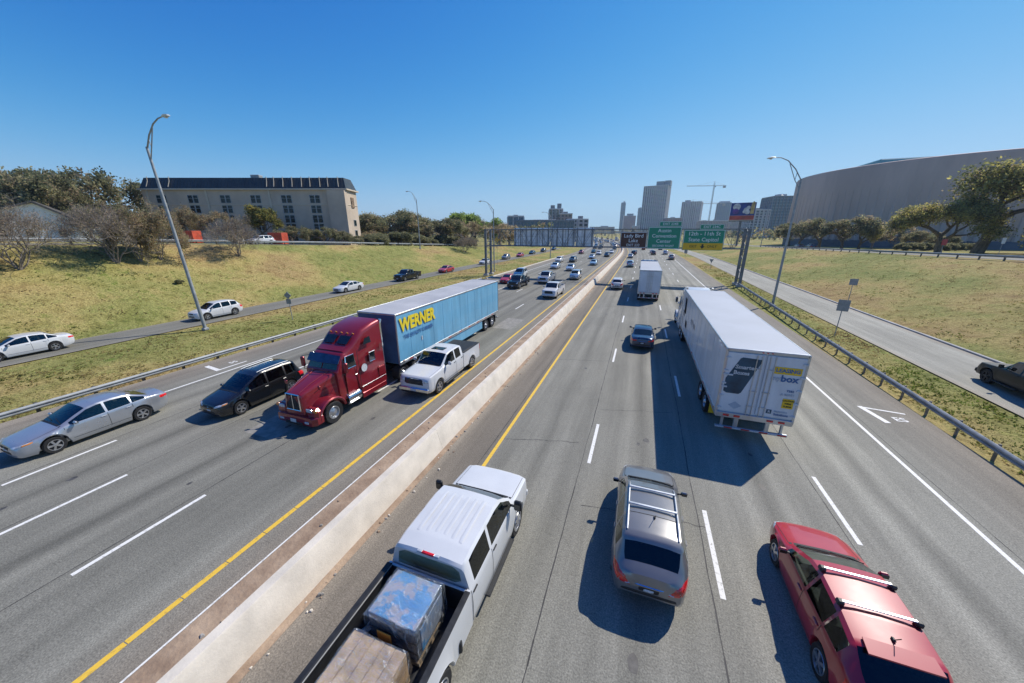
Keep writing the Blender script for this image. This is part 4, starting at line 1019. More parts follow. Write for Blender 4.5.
def tufts():
    """grass blades standing on the verges and banks, denser towards the bridge"""
    rng=np.random.default_rng(5)
    zones=[(-58,-42.6,2,150,13000),(-37.6,-27.4,2,110,10000),(13.9,17.4,6,110,8000),(23.4,44,14,140,14000)]
    mats=[leafmat('grass_green',(.125,.165,.032),gain=1.2),leafmat('grass_straw',(.32,.25,.105),gain=1.3),leafmat('grass_olive',(.21,.205,.06),gain=1.3),leafmat('grass_brown',(.23,.155,.08),gain=1.2)]
    Vs=[];mi=[]
    for (x0,x1,y0,y1,n) in zones:
        x=rng.uniform(x0,x1,n); y=y0+(y1-y0)*rng.random(n)**1.9
        cl=np.sin(x*.55+2*np.sin(y*.21))+np.sin(y*.33-x*.4)+rng.normal(0,.7,n)
        kind=np.where(cl>1.3,0,np.where(cl>.2,2,np.where(cl>-1.3,1,3)))
        edge=np.minimum(x-x0,x1-x)
        for k in range(n):
            h=rng.uniform(.03,.09)*(1.5 if kind[k]==0 else 1); zz=terr(x[k],y[k])-.01
            if not(-37.6<x[k]<-27.4 or 13.9<x[k]<17.4): zz+=lump(x[k],y[k])*.9-.02
            for j in range(3):
                a=rng.uniform(0,6.28); dx,dy=math.cos(a)*.05,math.sin(a)*.05; lx,ly=rng.normal(0,.06,2); ox,oy=rng.normal(0,.06,2)
                Vs+=[(x[k]+ox-dx,y[k]+oy-dy,zz),(x[k]+ox+dx,y[k]+oy+dy,zz),(x[k]+ox+lx,y[k]+oy+ly,zz+h)]; mi.append(int(kind[k]))
    me=bpy.data.meshes.new('grass'); n=len(mi); me.from_pydata(Vs,[],np.arange(n*3).reshape(n,3).tolist())
    for q in mats: me.materials.append(q)
    me.polygons.foreach_set('material_index',mi); me.update()
    o=link('grass',me); struct(o,'stuff')
tufts()
# low weeds and litter at the foot of the barrier
def scatter(name,mats,n,fx,size,kind='stuff'):
    rng=np.random.default_rng(31); mb=MB()
    for k in range(n):
        x,y=fx(rng); s=rng.uniform(*size); z=.012
        P=[(x+s*math.cos(a+k)*rng.uniform(.5,1.2),y+s*math.sin(a+k)*rng.uniform(.5,1.2)) for a in(0,1.3,2.5,3.9,5.1)]
        mb.loft([[(px,py,z) for px,py in P],[(x+(px-x)*.55,y+(py-y)*.55,z+s*.5) for px,py in P]],mats[k%len(mats)])
    o=mb.build(name); struct(o,kind); return o
scatter('road_debris',[DIRT,CONC,pm('litter',(.35,.33,.30),.8,var=.3)],420,lambda r:(r.uniform(-6.6,-6.15) if r.random()<.55 else r.uniform(-8.5,-7.5),-5+110*r.random()**1.6),(.015,.07))

# ------------------------------------------------------------------ barrier, rails
def barrier():
    o=thing('median_barrier','pale concrete median barrier running up the middle of the motorway','barrier',(-7.05,0,0))
    prof=[(-.37,-.0),(-.36,.05),(-.135,.81),(-.11,.84),(.11,.84),(.135,.81),(.36,.05),(.37,.0)]
    n=0; y=-8.
    while y<400 and n<95:
        L=9.15 if y<120 else 24.; mb=MB(); a=[];k=2
        rings=[[(px+float(sh(q)),q,pz) for px,pz in prof] for q in(y+.004,y+L-.004)]
        mb.loft(rings,CONC); mb.build('barrier_segment',o,angle=25); y+=L;n+=1
    return o
barrier()
def guardrail(label,pts,spacing,side,zb=.55,z_off=0,post=GALVD,rail=GALV,postw=.13):
    """W-beam on posts along a polyline of ground points; side = +1 when the beam faces +x"""
    o=thing('guard_rail',label,'guard rail',pts[0])
    W=[(0,-.155),(.055,-.12),(.075,-.09),(.075,-.05),(.0,-.015),(.0,.015),(.075,.05),(.075,.09),(.055,.12),(0,.155)]
    O=Vector(pts[0]); mb=MB(); rings=[]
    for p in pts:
        v=Vector(p)-O; rings.append([(v.x+side*(x+.10),v.y,v.z+zb+z) for x,z in W]+[(v.x+side*(x+.094),v.y,v.z+zb+z) for x,z in W[::-1]])
    mb.loft(rings,rail); mb.build('rail',o,angle=30)
    acc=0;nx=.4
    for a,b in zip(pts[:-1],pts[1:]):
        a_,b_2=Vector(a)-O,Vector(b)-O; l=(b_2-a_).length
        while nx<=acc+l:
            q=a_.lerp(b_2,(nx-acc)/l); m=MB().box((q.x-side*.03,q.y,q.z+(zb+.22)/2-.1),(postw,postw,zb+.30),post,.015); m.box((q.x+side*.06,q.y,q.z+zb),(.09,.11,.26),post,.01); m.build('post',o); nx+=spacing
        acc+=l
    return o
guardrail('galvanised guard rail with wooden posts beside the left shoulder and grass verge',[(-27.05,-14+i*4,-.34) for i in range(19)],2.,1)
guardrail('galvanised guard rail along the right shoulder beside the narrow grass verge',[(13.5+max(0,(y-15))*.033,y,-.12) for y in range(-8,68,4)],1.9,-1,post=pm('steel_post',(.24,.22,.195),.7,.15,var=.2,scale=4),postw=.09)
guardrail('dark guard rail on wooden posts along the right frontage road above the dry bank',[(45+.0*y,y,FR(y)-.03) for y in range(24,172,4)],3.8,-1,post=GALVD,postw=.16)
guardrail('guard rail on the crest of the left bank below the hotel',[(-59.2,y,FL(y)-.03) for y in range(-12,112,4)],3.6,1)

# ------------------------------------------------------------------ street lamps, sign posts
def street_lamp(label,x,y,z,htop,armdx,armup,group='tall street lamps',lean=0.):
    o=thing('street_lamp',label,'street lamp',(x,y,z),0,group); o.rotation_euler.y=lean
    p=MB().tube([(0,0,0),(0,0,htop*.5),(0,0,htop)],[.14,.115,.085],GALV,14); p.box((0,0,.12),(.42,.42,.24),GALV,.05); p.build('pole',o)
    a=MB(); s=1 if armdx>0 else -1; w=abs(armdx)
    a.tube([(0,0,htop-.12),(s*w*.25,0,htop+armup*.45),(s*w*.55,0,htop+armup*.85),(s*w*.8,0,htop+armup),(s*w,0,htop+armup*1.02)],[.06,.055,.05,.045,.04],GALV,8)
    a.tube([(0,0,htop-.95),(s*w*.2,0,htop-.1),(s*w*.48,0,htop+armup*.72)],.04,GALV,8); a.tube([(s*w*.18,0,htop+armup*.3),(s*w*.2,0,htop-.1)],.03,GALV,6)
    a.build('arm',o)
    h=MB().loft([[(s*(w-.05),yy*.5,htop+armup*1.02+zz*.6) for yy,zz in((-.1,-.04),(.1,-.04),(.12,.04),(0,.10),(-.12,.04))],[(s*(w+.35),yy*1.5,htop+armup*1.02+zz) for yy,zz in((-.1,-.07),(.1,-.07),(.12,.04),(0,.12),(-.12,.04))],[(s*(w+.72),yy,htop+armup*1.0+zz*.6) for yy,zz in((-.1,-.07),(.1,-.07),(.12,.04),(0,.10),(-.12,.04))]],ALUM)
    lo=h.build('lamp_head',o); MB().lathe([(.14,0),(.11,-.07),(.001,-.10)],LAMPW,12,'z',c=(s*(w+.38),0,htop+armup*1.02-.08)).build('lens',lo)
    return o
street_lamp('tall leaning street lamp on the left verge nearest to the bridge',-36,18.8,-.1,14.75,3.0,1.55,lean=-math.atan(1.08/14.9))
street_lamp('tall street lamp between the right guard rail and the pale ramp, arm over the road',15.35,49.1,-.15,13.9,-2.8,2.2)
street_lamp('street lamp on the crest of the left bank in front of the tree mass',-55.7,81.7,terr(-55.7,81.7),12.2,-2.3,2.0)
street_lamp('street lamp rising behind the left gantry post',-30.3,72,-.1,13.0,-2.6,1.6)
street_lamp('faint far street lamp behind the grey sign backs on the left',-29.,118,-.1,13.0,-2.6,1.6)
street_lamp('street lamp by the right frontage road before the live oak row, its arm pointing right',45.2,172,terr(45.2,172),16.3,3.2,3.0)
def post_sign(label,x,y,z,h,plates,group=None):
    """small road sign seen from behind or in front: plates = (dz, w, h, material, yaw)"""
    o=thing('road_sign',label,'sign',(x,y,z),0,group)
    MB().tube([(0,0,-.1),(0,0,h)],.035,GALV,8).build('post',o)
    for (dz,w,hh,mat,kind,yaw) in plates:
        mb=MB()
        if kind=='tri': mb.prism([(-w/2,hh/2),(w/2,hh/2),(.05,-hh/2),(-.05,-hh/2)],-.012,.012,mat,'xz')
        elif kind=='dia': mb.prism([(0,hh/2),(w/2,0),(0,-hh/2),(-w/2,0)],-.012,.012,mat,'xz')
        else: mb.box((0,0,0),(w,.025,hh),mat,.008)
        mb.box((0,.02 if yaw<90 else -.02,0),(.06,.03,hh*.8),GALV)
        q=mb.build('sign_plate',o,(0,-.05,dz)); q.rotation_euler.z=R(yaw)
    return o
SGB=pm('sign_back',(.30,.31,.32),.5,.4,var=.12); SGW=pm('sign_white',(.66,.66,.64),.45,var=.1); SGR=pm('sign_red',(.5,.05,.05),.45,var=.1); SGY=pm('sign_yellow',(.62,.36,.03),.5,var=.1)
post_sign('grey back of a square sign above a smaller plate on the left verge',-32.6,24.6,-.25,2.9,[(2.55,.75,.75,SGB,'dia',15),(1.95,.5,.5,SGB,'sq',15)])
post_sign('rectangular grey sign by the pale ramp, nearest of the right verge signs',16.2,36.1,-.12,3.0,[(2.6,.75,.95,SGB,'sq',-20)])
post_sign('small square sign at the foot of the right bank across the ramp',24.2,53.2,.0,3.0,[(2.6,.75,.75,SGB,'sq',-20)])
post_sign('triangular sign back on the right verge beyond the gantry',15.2,92,-.12,2.5,[(2.1,.9,.8,SGB,'tri',-10)])
post_sign('small dark sign post at the far tip of the right verge',13.4,128,-.12,3.0,[(2.4,.9,1.2,SGB,'sq',0)])
post_sign('pink faced square sign on the right frontage road below the leaning oak',56.5,97,FR(97),2.8,[(2.3,1.1,1.1,SGR,'sq',20)])
post_sign('white rectangular sign beside the right frontage road under the big oak',61.5,92,FR(92),3.1,[(2.6,.7,1.0,SGW,'sq',20)])
post_sign('orange diamond sign seen on the left bank behind the gantry post',-34.5,84,-.2,7.2,[(6.6,1.5,1.5,SGY,'dia',10)])
# ------------------------------------------------------------------ sign gantry
GREEN=pm('sign_green',(.006,.24,.14),.42,var=.08,scale=1.5); BROWN=pm('sign_brown',(.075,.022,.012),.45,var=.1); SYEL=pm('sign_panel_yellow',(.72,.42,.012),.42,var=.06); SWHITE=pm('sign_legend',(.78,.80,.80),.4,var=.05); SBLK=pm('sign_black',(.015,.015,.015),.5)
GY=66.0
def gantry():
    o=thing('sign_gantry','grey steel truss gantry spanning the motorway on paired posts','gantry',(0,GY,0))
    x0,x1,zb,zt,dy=-29.0,15.2,5.75,8.75,1.15
    ch=MB()
    for z in(zb,zt):
        for y in(-dy,dy): ch.box(((x0+x1)/2,y,z),(x1-x0,.15,.15),STEEL,.02)
    ch.build('chord',o)
    n=26; dg=MB()
    for k in range(n+1):
        x=x0+(x1-x0)*k/n; vt=MB()
        for y in(-dy,dy): vt.tube([(x,y,zb),(x,y,zt)],.035,STEEL,6,False)
        for z in(zb,zt): vt.tube([(x,-dy,z),(x,dy,z)],.03,STEEL,6,False)
        vt.build('strut',o)
        if k<n:
            xn=x0+(x1-x0)*(k+1)/n; a,b=(zb,zt) if k%2 else (zt,zb)
            for y in(-dy,dy): dg.tube([(x,y,a),(xn,y,b)],.032,STEEL,6,False)
            dg.tube([(x,-dy if k%2 else dy,zb),(xn,dy if k%2 else -dy,zb)],.028,STEEL,6,False)
    dg.build('diagonal_bracing',o)
    for x in(x0,x1):
        for y in(-1.25,1.25): MB().box((x,y,4.42),(.42,.36,8.84),STEEL,.03).box((x,y,.1),(.9,.9,.4),CONCG,.05).build('post',o)
        br=MB()
        for z in range(0,8): br.tube([(x,-1.25,.6+z*1.05),(x,1.25,.6+(z+1)*1.05)][::(1 if z%2 else -1)] if False else [(x,-1.25 if z%2 else 1.25,.6+z*1.05),(x,1.25 if z%2 else -1.25,1.65+z*1.05)],.05,STEEL,6,False)
        br.build('cross_bracing',o)
    return o
gantry()
def sign_board(label,x,z,w,h,mat,texts,border=SWHITE,tab=None,bottom=None):
    """board facing the bridge; texts: (string, size, dx, z)"""
    o=thing('overhead_sign',label,'road sign',(x,GY-1.5,z))
    p=MB().box((0,0,h/2),(w,.08,h),mat,.03)
    pp=p.build('panel',o)
    bd=MB(); t=.07
    for (cx,cz,ww,hh) in((0,.09,w-.12,t),(0,h-.09,w-.12,t),(-w/2+.09,h/2,t,h-.16),(w/2-.09,h/2,t,h-.16)): bd.box((cx,-.045,cz),(ww,.012,hh),border)
    bd.build('border',pp)
    if bottom:
        bh,tx=bottom; q=MB().box((0,-.047,bh/2+.06),(w-.16,.02,bh),SYEL,.004).build('exit_only_panel',o)
        m=MB()
        for (s,dx) in tx: m.merge(text_mb(s,.52,SBLK,face_M((dx,-.062,bh/2+.06),(1,0,0),(0,0,1)),bold=.004))
        m.add([(-.14,-.062,bh*.5+.42),(.14,-.062,bh*.5+.42),(.14,-.062,bh*.5+.10),(.36,-.062,bh*.5+.10),(0,-.062,bh*.5-.30),(-.36,-.062,bh*.5+.10),(-.14,-.062,bh*.5+.10)],[(0,1,2,3,4,5,6)],SBLK)
        m.build('lettering',q,angle=None)
    m=MB()
    for (s,sz,dx,zz) in texts: m.merge(text_mb(s,sz,SWHITE,face_M((dx,-.052,zz),(1,0,0),(0,0,1)),bold=.003))
    m.build('lettering',o,angle=None)
    if tab:
        s,tw,dx=tab; q=MB().box((dx,0,h+.42),(tw,.08,.80),mat,.03).build('exit_tab',o)
        tb=MB()
        for (cx,cz,ww,hh) in((dx,h+.08,tw-.1,.05),(dx,h+.76,tw-.1,.05),(dx-tw/2+.07,h+.42,.05,.68),(dx+tw/2-.07,h+.42,.05,.68)): tb.box((cx,-.045,cz),(ww,.012,hh),border)
        tb.merge(text_mb(s,.52,SWHITE,face_M((dx,-.052,h+.41),(1,0,0),(0,0,1)),bold=.002)); tb.build('lettering',q,angle=None)
    return o
k66=(GY-1.5)/62
sign_board('brown overhead sign with white lettering, leftmost board facing the bridge',-1.5*k66,5.72,4.15*k66,2.6,BROWN,[('Lady Bird',.82,0,1.95),('Lake',.82,0,1.18),('EXIT 233',.56,0,.45)])
sign_board('green overhead sign with four lines of lettering over the middle lanes',3.05*k66,5.62,4.85*k66,3.5,GREEN,[('Austin',.78,0,2.88),('Convention',.78,0,2.05),('Center',.78,0,1.22),('SECOND RIGHT',.46,0,.48)],tab=('EXIT 234B',3.4,.75))
sign_board('green overhead sign with a yellow exit strip over the right lanes',8.65*k66,5.5,5.65*k66,3.15,GREEN,[('12th - 11th St',.82,0,2.52),('State Capitol',.82,0,1.62)],tab=('EXIT 234C',3.4,.95),bottom=(1.05,[('EXIT',-1.35),('ONLY',1.35)]))
SBACK=pm('sign_back_grey',(.82,.84,.86),.5,.0,var=.15,scale=.8)
def sign_back(label,x,w,z,h):
    o=thing('overhead_sign',label,'road sign',(x,GY+1.45,z),0,'sign boards facing away on the gantry')
    p=MB().box((0,.02,h/2),(w-.04,.07,h),SBACK,.02).build('panel',o)
    st=MB()
    for k in range(int(w/1.15)+1): st.box((-w/2+.3+k*(w-.6)/int(w/1.15),-.08,h/2-.1),(.11,.13,h+.2),STEEL,.01)
    for zz in(.5,h/2,h-.5): st.box((0,-.03,zz),(w-.1,.05,.08),ALUM)
    st.build('bracket',o)
for lab,xx,ww,hh in(('blank grey back of the wide overhead sign at the left end of the gantry',-20.4,7.3,3.25),('blank grey back of the overhead sign in the middle of the row of three',-14.3,4.7,3.15),('blank grey back of the overhead sign nearest the median barrier',-10.2,3.3,3.25)): sign_back(lab,xx,ww,5.8,hh)

# ------------------------------------------------------------------ buildings
STUCCO=pm('stucco',(.54,.44,.34),.9,var=.08,scale=.25,bump=.15,bscale=30); STUCL=pm('stucco_trim',(.58,.50,.39),.9,var=.06,scale=.5)
ROOFD=pm('metal_roof',(.055,.062,.064),.45,.2,var=.15,scale=.4); WGL=pm('window_glass',(.016,.034,.038),.25,var=.6,scale=.35,spec=.35); WFR=pm('window_frame',(.40,.42,.42),.5,var=.08)
def hotel():
    o=thing('hotel_building','long beige hotel with dark mansard roof on the left above the bank','hotel',(-96,66.1,4.6),R(19.94))
    W,D=51.5,6.0
    zb=14.0; MB().box((0,D/2,zb/2-1),(W,D,zb+2),STUCCO).build('wall',o)
    st=MB()
    for x in(-9.6,6.3,21.3,-24.5): st.box((x,-.06,zb/2),(.5,.16,zb),STUCL,.02)
    st.box((0,-.05,10.35),(W-.1,.12,.16),STUCL,.02); st.box((0,-.05,4.1),(W-.1,.12,.16),STUCL,.02); st.box((W/2+.04,D/2,10.35),(.12,D-.1,.16),STUCL,.02)
    st.box((23.7,-.6,zb/2-.2),(4.4,1.5,zb-.4),STUCCO,.02)
    st.build('facade_trim',o)
    rf=MB(); e=.55
    rings=[[(-W/2-e,-e,zb-.2),(W/2+e,-e,zb-.2),(W/2+e,D+e,zb-.2),(-W/2-e,D+e,zb-.2)],[(-W/2-e,-e,zb+.12),(W/2+e,-e,zb+.12),(W/2+e,D+e,zb+.12),(-W/2-e,D+e,zb+.12)]]
    rf.loft(rings,STUCL)
    rf.loft([[(-W/2-.2,-.2,zb+.12),(W/2+.2,-.2,zb+.12),(W/2+.2,D+.2,zb+.12),(-W/2-.2,D+.2,zb+.12)],[(-W/2+.6,.9,zb+2.75),(W/2-.6,.9,zb+2.75),(W/2-.6,D-.9,zb+2.75),(-W/2+.6,D-.9,zb+2.75)]],ROOFD)
    r=rf.build('roof',o,angle=20)
    sm=MB()
    for k in range(60):
        x=-W/2+.6+k*(W-1.2)/59; sm.tube([(x,-.22,zb+.2),(x*.985,.86,zb+2.72)],.035,ROOFD,4,False)
    sm.build('standing_seam',r)
    for x in(-24.,-18.5,6.2,8,10.3,12.6,15.0,17.1,19.6,21.6,24.2): fl=MB().tube([(x,-.3,zb+.5),(x*.99,.2,zb+1.9),(x*.99,.3,zb+2.9)],.09,STUCL,6); fl.build('roof_pipe',r)
    MB().box((2,3,zb+3.2),(2.2,1.6,.9),GALV,.1).build('roof_unit',r)
    k=0
    for x in(-21.2,-13.2,-5,2.7,10.5,17.7):
        for z in(11.65,9.25,6.9,4.8,2.4):
            f=MB()
            for s in(-1,1):
                for (cx,cz,ww,hh) in((s*.68,.93,1.24,.09),(s*.68,-.93,1.24,.09),(s*.68-.60,0,.09,1.9),(s*.68+.60,0,.09,1.9),(s*.68,.20,1.15,.06)): f.box((x+cx,-.03,z+cz),(ww,.09,hh),WFR)
            w=f.build('window',o)
            p=MB()
            for s in(-1,1): p.box((x+s*.68,-.012,z),(1.14,.03,1.8),WGL)
            p.build('pane',w); k+=1
    for x,z in((W/2+.02,6),(W/2+.02,3.4)):
        f=MB().box((x,3.2,z),(.12,1.6,1.6),WFR,.02).build('window',o); MB().box((x+.06,3.2,z),(.03,1.4,1.4),WGL).build('pane',f)
    sg=MB().box((W/2+.10,3.0,11.0),(.18,1.6,2.6),pm('hotel_sign',(.30,.20,.12),.6,var=.4,scale=2),.05).build('wall_sign',o)
hotel()
SIDING=pm('white_siding',(.78,.77,.74),.8,var=.08,scale=.8); SHING=pm('shingle',(.10,.095,.09),.9,var=.25,scale=3)
def house():
    o=thing('house','white gabled house under the live oaks at the far left','house',(-110.5,34.6,6.0),R(64))
    W,D=13.,11.
    w=MB(); w.prism([(-W/2,-.6),(W/2,-.6),(W/2,3.9),(1.0,7.6),(-W/2,5.0)],0,D,SIDING,'xz'); w.build('wall',o,angle=20)
    r=MB()
    r.prism([(.9,7.62),(1.1,7.95),(W/2+.6,3.85),(W/2+.5,3.58)],-.5,D+.5,SHING,'xz'); r.prism([(1.1,7.62),(.9,7.95),(-W/2-.6,5.0),(-W/2-.5,4.75)],-.5,D+.5,SHING,'xz'); r.build('roof',o,angle=20)
    for x in(-3.8,-.6,3.4):
        f=MB()
        for cx,cz,ww,hh in((0,.75,1.1,.1),(0,-.75,1.1,.1),(-.5,0,.1,1.5),(.5,0,.1,1.5),(0,0,1.,.07)): f.box((x+cx,-.04,2.1+cz),(ww,.1,hh),WFR)
        q=f.build('window',o); MB().box((x,-.012,2.1),(1.0,.03,1.5),WGL).build('pane',q)
house()
RIB=pm('arena_panel',(.68,.50,.40),.85,var=.12,scale=.06,stretch=(1,1,.25)); RIBD=pm('arena_base',(.17,.18,.20),.8,var=.2,scale=.1); ROOFB=pm('roof_membrane',(.08,.30,.36),.6,var=.1)
def arena():
    o=thing('arena_building','huge round brown arena with ribbed wall behind the oaks on the right','arena',(126.8,227.,2.0))
    Rr,H=55.,32.3
    MB().lathe([(Rr-.2,-2),(Rr-.2,6.0),(Rr,6.4),(Rr,H-1.0),(Rr-.3,H-.25),(Rr-1.4,H),(.1,H+.4)],RIB,144,'z').build('wall',o,angle=30)
    f=MB()
    for k in range(120):
        a=2*math.pi*k/120; ca,sa=math.cos(a),math.sin(a); M=Matrix.Rotation(a,4,'Z')
        b=MB().loft([[(Rr-.1,-.9,3.),(Rr+.45,-.5,3.),(Rr+.45,.5,3.),(Rr-.1,.9,3.)],[(Rr-.1,-.7,15.),(Rr+.25,-.4,15.),(Rr+.25,.4,15.),(Rr-.1,.7,15.)],[(Rr-.1,-.4,23.5),(Rr+.03,-.1,23.5),(Rr+.03,.1,23.5),(Rr-.1,.4,23.5)]],RIB)
        f.merge(b,M)
    f.build('wall_fin',o,angle=25)
    MB().lathe([(Rr+.3,-2),(Rr+.3,3.0),(Rr-.3,3.2)],RIBD,120,'z').build('base',o)
    MB().box((-24,-8,H+1.5),(26,30,3.2),ROOFB,.4).build('roof_house',o)
arena()
def facade(name,wall,glass,sx,sz,fx=.62,fz=.55):
    """curtain wall: a grid of glass between solid bands, from object coordinates"""
    m,nt,b=nodes_of(name); N,L=nt.nodes,nt.links
    tc=N.new('ShaderNodeTexCoord'); sp=N.new('ShaderNodeSeparateXYZ'); L.new(tc.outputs['Object'],sp.inputs[0])
    def math_(op,a,bv):
        n=N.new('ShaderNodeMath'); n.operation=op
        for i,q in enumerate((a,bv)):
            if q is None: continue
            if isinstance(q,(int,float)): n.inputs[i].default_value=q
            else: L.new(q,n.inputs[i])
        return n.outputs[0]
    s=math_('ADD',sp.outputs[0],sp.outputs[1])
    gx=math_('LESS_THAN',math_('FRACT',math_('DIVIDE',s,sx),None),fx); gz=math_('LESS_THAN',math_('FRACT',math_('DIVIDE',sp.outputs[2],sz),None),fz)
    g=math_('MULTIPLY',gx,gz)
    nz=N.new('ShaderNodeTexNoise'); nz.inputs['Scale'].default_value=.15; nz.inputs['Detail'].default_value=8; L.new(tc.outputs['Object'],nz.inputs['Vector'])
    mx=N.new('ShaderNodeMix'); mx.data_type='RGBA'; L.new(g,mx.inputs[0]); mx.inputs[6].default_value=(*wall,1); mx.inputs[7].default_value=(*glass,1)
    m2=N.new('ShaderNodeMix'); m2.data_type='RGBA'; m2.blend_type='MULTIPLY'; m2.inputs[0].default_value=.5; L.new(mx.outputs[2],m2.inputs[6]); L.new(nz.outputs['Color'],m2.inputs[7])
    L.new(m2.outputs[2],b.inputs['Base Color']); r=N.new('ShaderNodeMapRange'); r.inputs[3].default_value=.8; r.inputs[4].default_value=.12; L.new(g,r.inputs[0]); L.new(r.outputs[0],b.inputs['Roughness'])
    return m
FC=[facade('facade_concrete',(.58,.56,.55),(.035,.055,.075),5.2,3.3,.66,.62),facade('facade_glass',(.16,.22,.26),(.06,.12,.16),2.4,3.4,.85,.8),facade('facade_tan',(.40,.33,.27),(.06,.08,.10),4.2,3.6,.5,.5),facade('facade_pink',(.42,.27,.24),(.09,.09,.10),4.5,4,.5,.45),facade('facade_blue',(.20,.27,.33),(.08,.16,.22),3,3.6,.8,.6)]
FIN=pm('facade_fin',(.62,.60,.58),.8,var=.08,scale=.02); FIND=pm('facade_fin_dark',(.20,.22,.24),.6,var=.1,scale=.02)
def tower(name,label,x,y,w,d,h,rz,mat,fin=None,step=4.,roof=(),base=0.,cat='building',floors=None):
    o=thing(name,label,cat,(x,y,base),R(rz))
    MB().box((0,0,h/2),(w,d,h),mat).build('wall',o)
    if fin:
        f=MB(); n=int(w/step)
        for k in range(n+1): f.box((-w/2+k*w/n,-d/2-.35,h/2),(.7,.7,h*.985),fin)
        n2=int(d/step)
        for k in range(1,n2+1):
            for s in(-1,1): f.box((s*(w/2+.35),-d/2+k*d/n2,h/2),(.9,.9,h*.985),fin)
        f.build('facade_fin',o)
    if floors:
        f=MB(); n=int(h/floors)
        for k in range(1,n+1): f.box((0,0,k*h/n-.3),(w+.8,d+.8,.6),fin or FIN)
        f.build('floor_band',o)
    if roof:
        p=MB().box((0,0,h+.4),(w+.6,d+.6,1.2),fin or FIN,.1)
        for (rx,ry,rw,rd,rh) in roof: p.box((rx,ry,h+rh/2),(rw,rd,rh),FIND if fin is not FIND else FIN,.2)
        p.build('roof',o)
    return o
tower('tower_building','tall grey slab tower with vertical ribs, tallest on the skyline',22,1085,60,44,124,-13,FC[0],FIN,5.2,[(8,0,20,18,12),(26,2,14,20,13)])
tower('tower_building','square grey ribbed block right of the tallest tower',138,1330,56,40,100,-14,FC[0],FIN,6,[(-14,0,16,16,6)])
tower('tower_building','slim blue glass tower at the left of the skyline',-113,1980,20,24,150,8,FC[1],FIND,6,[(3,0,8,10,8)])
tower('tower_building','narrow blue tower just left of the tallest slab',-28,1900,17,20,118,8,FC[1],FIND,6,[(0,0,8,8,4)])
tower('office_building','pinkish stepped block at the foot of the slim blue tower',-62,1570,46,40,70,8,FC[3],None,5,[(2,0,24,20,9)])
tower('tower_building','rounded glass tower behind the billboard',253,1475,38,38,104,0,FC[4],FIND,5,[(0,0,30,30,6)])
tower('office_building','low red brick block between the two ribbed towers',66,1040,40,30,42,10,FC[3],None,5,[(0,0,10,8,3)])
tower('office_building','tan office block low behind the crane',180,1180,70,40,38,10,FC[2],None,5,[(10,0,14,10,4)])
tower('office_building','blue glazed block with cranked roof left of the arena',163,590,24,30,52,10,FC[4],FIND,4,[(3,0,10,10,4)])
tower('office_building','grey block rising behind the right hand oaks',140,585,22,30,36,10,FC[0],FIN,4,[(0,0,8,8,3)])
tower('office_building','pale beige cluster of flats above the sign backs',-103,440,16,16,34,15,FC[2],FIN,4,[(-4,0,5,6,5),(4,2,5,5,7)])
tower('office_building','beige block beside the pale cluster of flats',-89,430,15,16,28,15,FC[2],None,4,[(0,0,5,5,3)])
tower('office_building','long blue grey hospital wing behind the sign backs',-86,322,50,24,17.4,20,FC[4],FIND,3,[(0,0,20,10,1.5)])
tower('office_building','tall end block of the blue grey wing, left end',-110,313,14,20,21,20,FC[4],FIN,4,[(0,0,4,4,2)])
tower('office_building','pale grey end block of the wing beside the motorway',-58,332,16,20,18.5,20,FC[0],FIN,4,[(3,0,4,4,3.5)])
for i,(x,y,w,h) in enumerate([(-15,1500,60,30),(-150,1400,90,26),(210,1600,50,48),(265,1250,60,44),(300,1500,50,60),(225,900,50,34),(96,1500,40,36),(-240,1300,80,24),(355,1500,70,52),(188,760,34,30)]):
    tower('city_block',['low grey city block on the hazy skyline','tan city block on the hazy skyline'][i%2],x,y,w,30,h,8,[FC[0],FC[2]][i%2],None,6,[(w*.1,0,w*.3,12,4)],cat='building')['group']='low blocks on the skyline'
def crane(label,x,y,h,jib,cj,rz,mat):
    o=thing('tower_crane',label,'crane',(x,y,0),R(rz)); m=MB(); s=1.1
    for a in(-s,s):
        for b in(-s,s): m.tube([(a,b,0),(a,b,h+6)],.28,mat,4,False)
    n=int(h/5)
    for k in range(n):
        z=k*5; m.tube([(-s,-s,z),(s,-s,z+5)],.18,mat,4,False); m.tube([(s,s,z),(-s,s,z+5)],.18,mat,4,False); m.tube([(s,-s,z+5),(s,s,z)],.18,mat,4,False)
    m.build('mast',o,recalc=False)
    j=MB()
    for q in(((-jib,-.8,h),(cj,-.8,h)),((-jib,.8,h),(cj,.8,h)),((-jib,0,h+1.6),(cj*.9,0,h+1.6))): j.tube(q,.25,mat,4,False)
    k=-jib
    while k<cj: j.tube([(k,-.8,h),(k+2.5,0,h+1.6),(k+5,.8,h)],.16,mat,4,False); k+=5
    j.build('jib',o,recalc=False)
    t=MB().tube([(0,0,h+6),(0,0,h+10)],.5,mat,6); t.tube([(0,0,h+10),(-jib*.6,0,h+1.6)],.12,mat,4,False); t.tube([(0,0,h+10),(cj*.85,0,h+1.6)],.12,mat,4,False); t.build('tie_bar',o,recalc=False)
    MB().box((cj-3,0,h-2),(6,2.4,5),CONCG,.2).build('counterweight',o); MB().box((2,-1.6,h-1.5),(2.2,2,3),WFR,.1).build('cab',o)
CRM=pm('crane_grey',(.34,.35,.36),.6,.2,var=.1)
crane('tall tower crane with long jib right of the grey ribbed block',146,1010,113,62,26,12,CRM)
crane('smaller luffing crane in front of the rounded glass tower',105,1010,74,6,75,12,CRM)
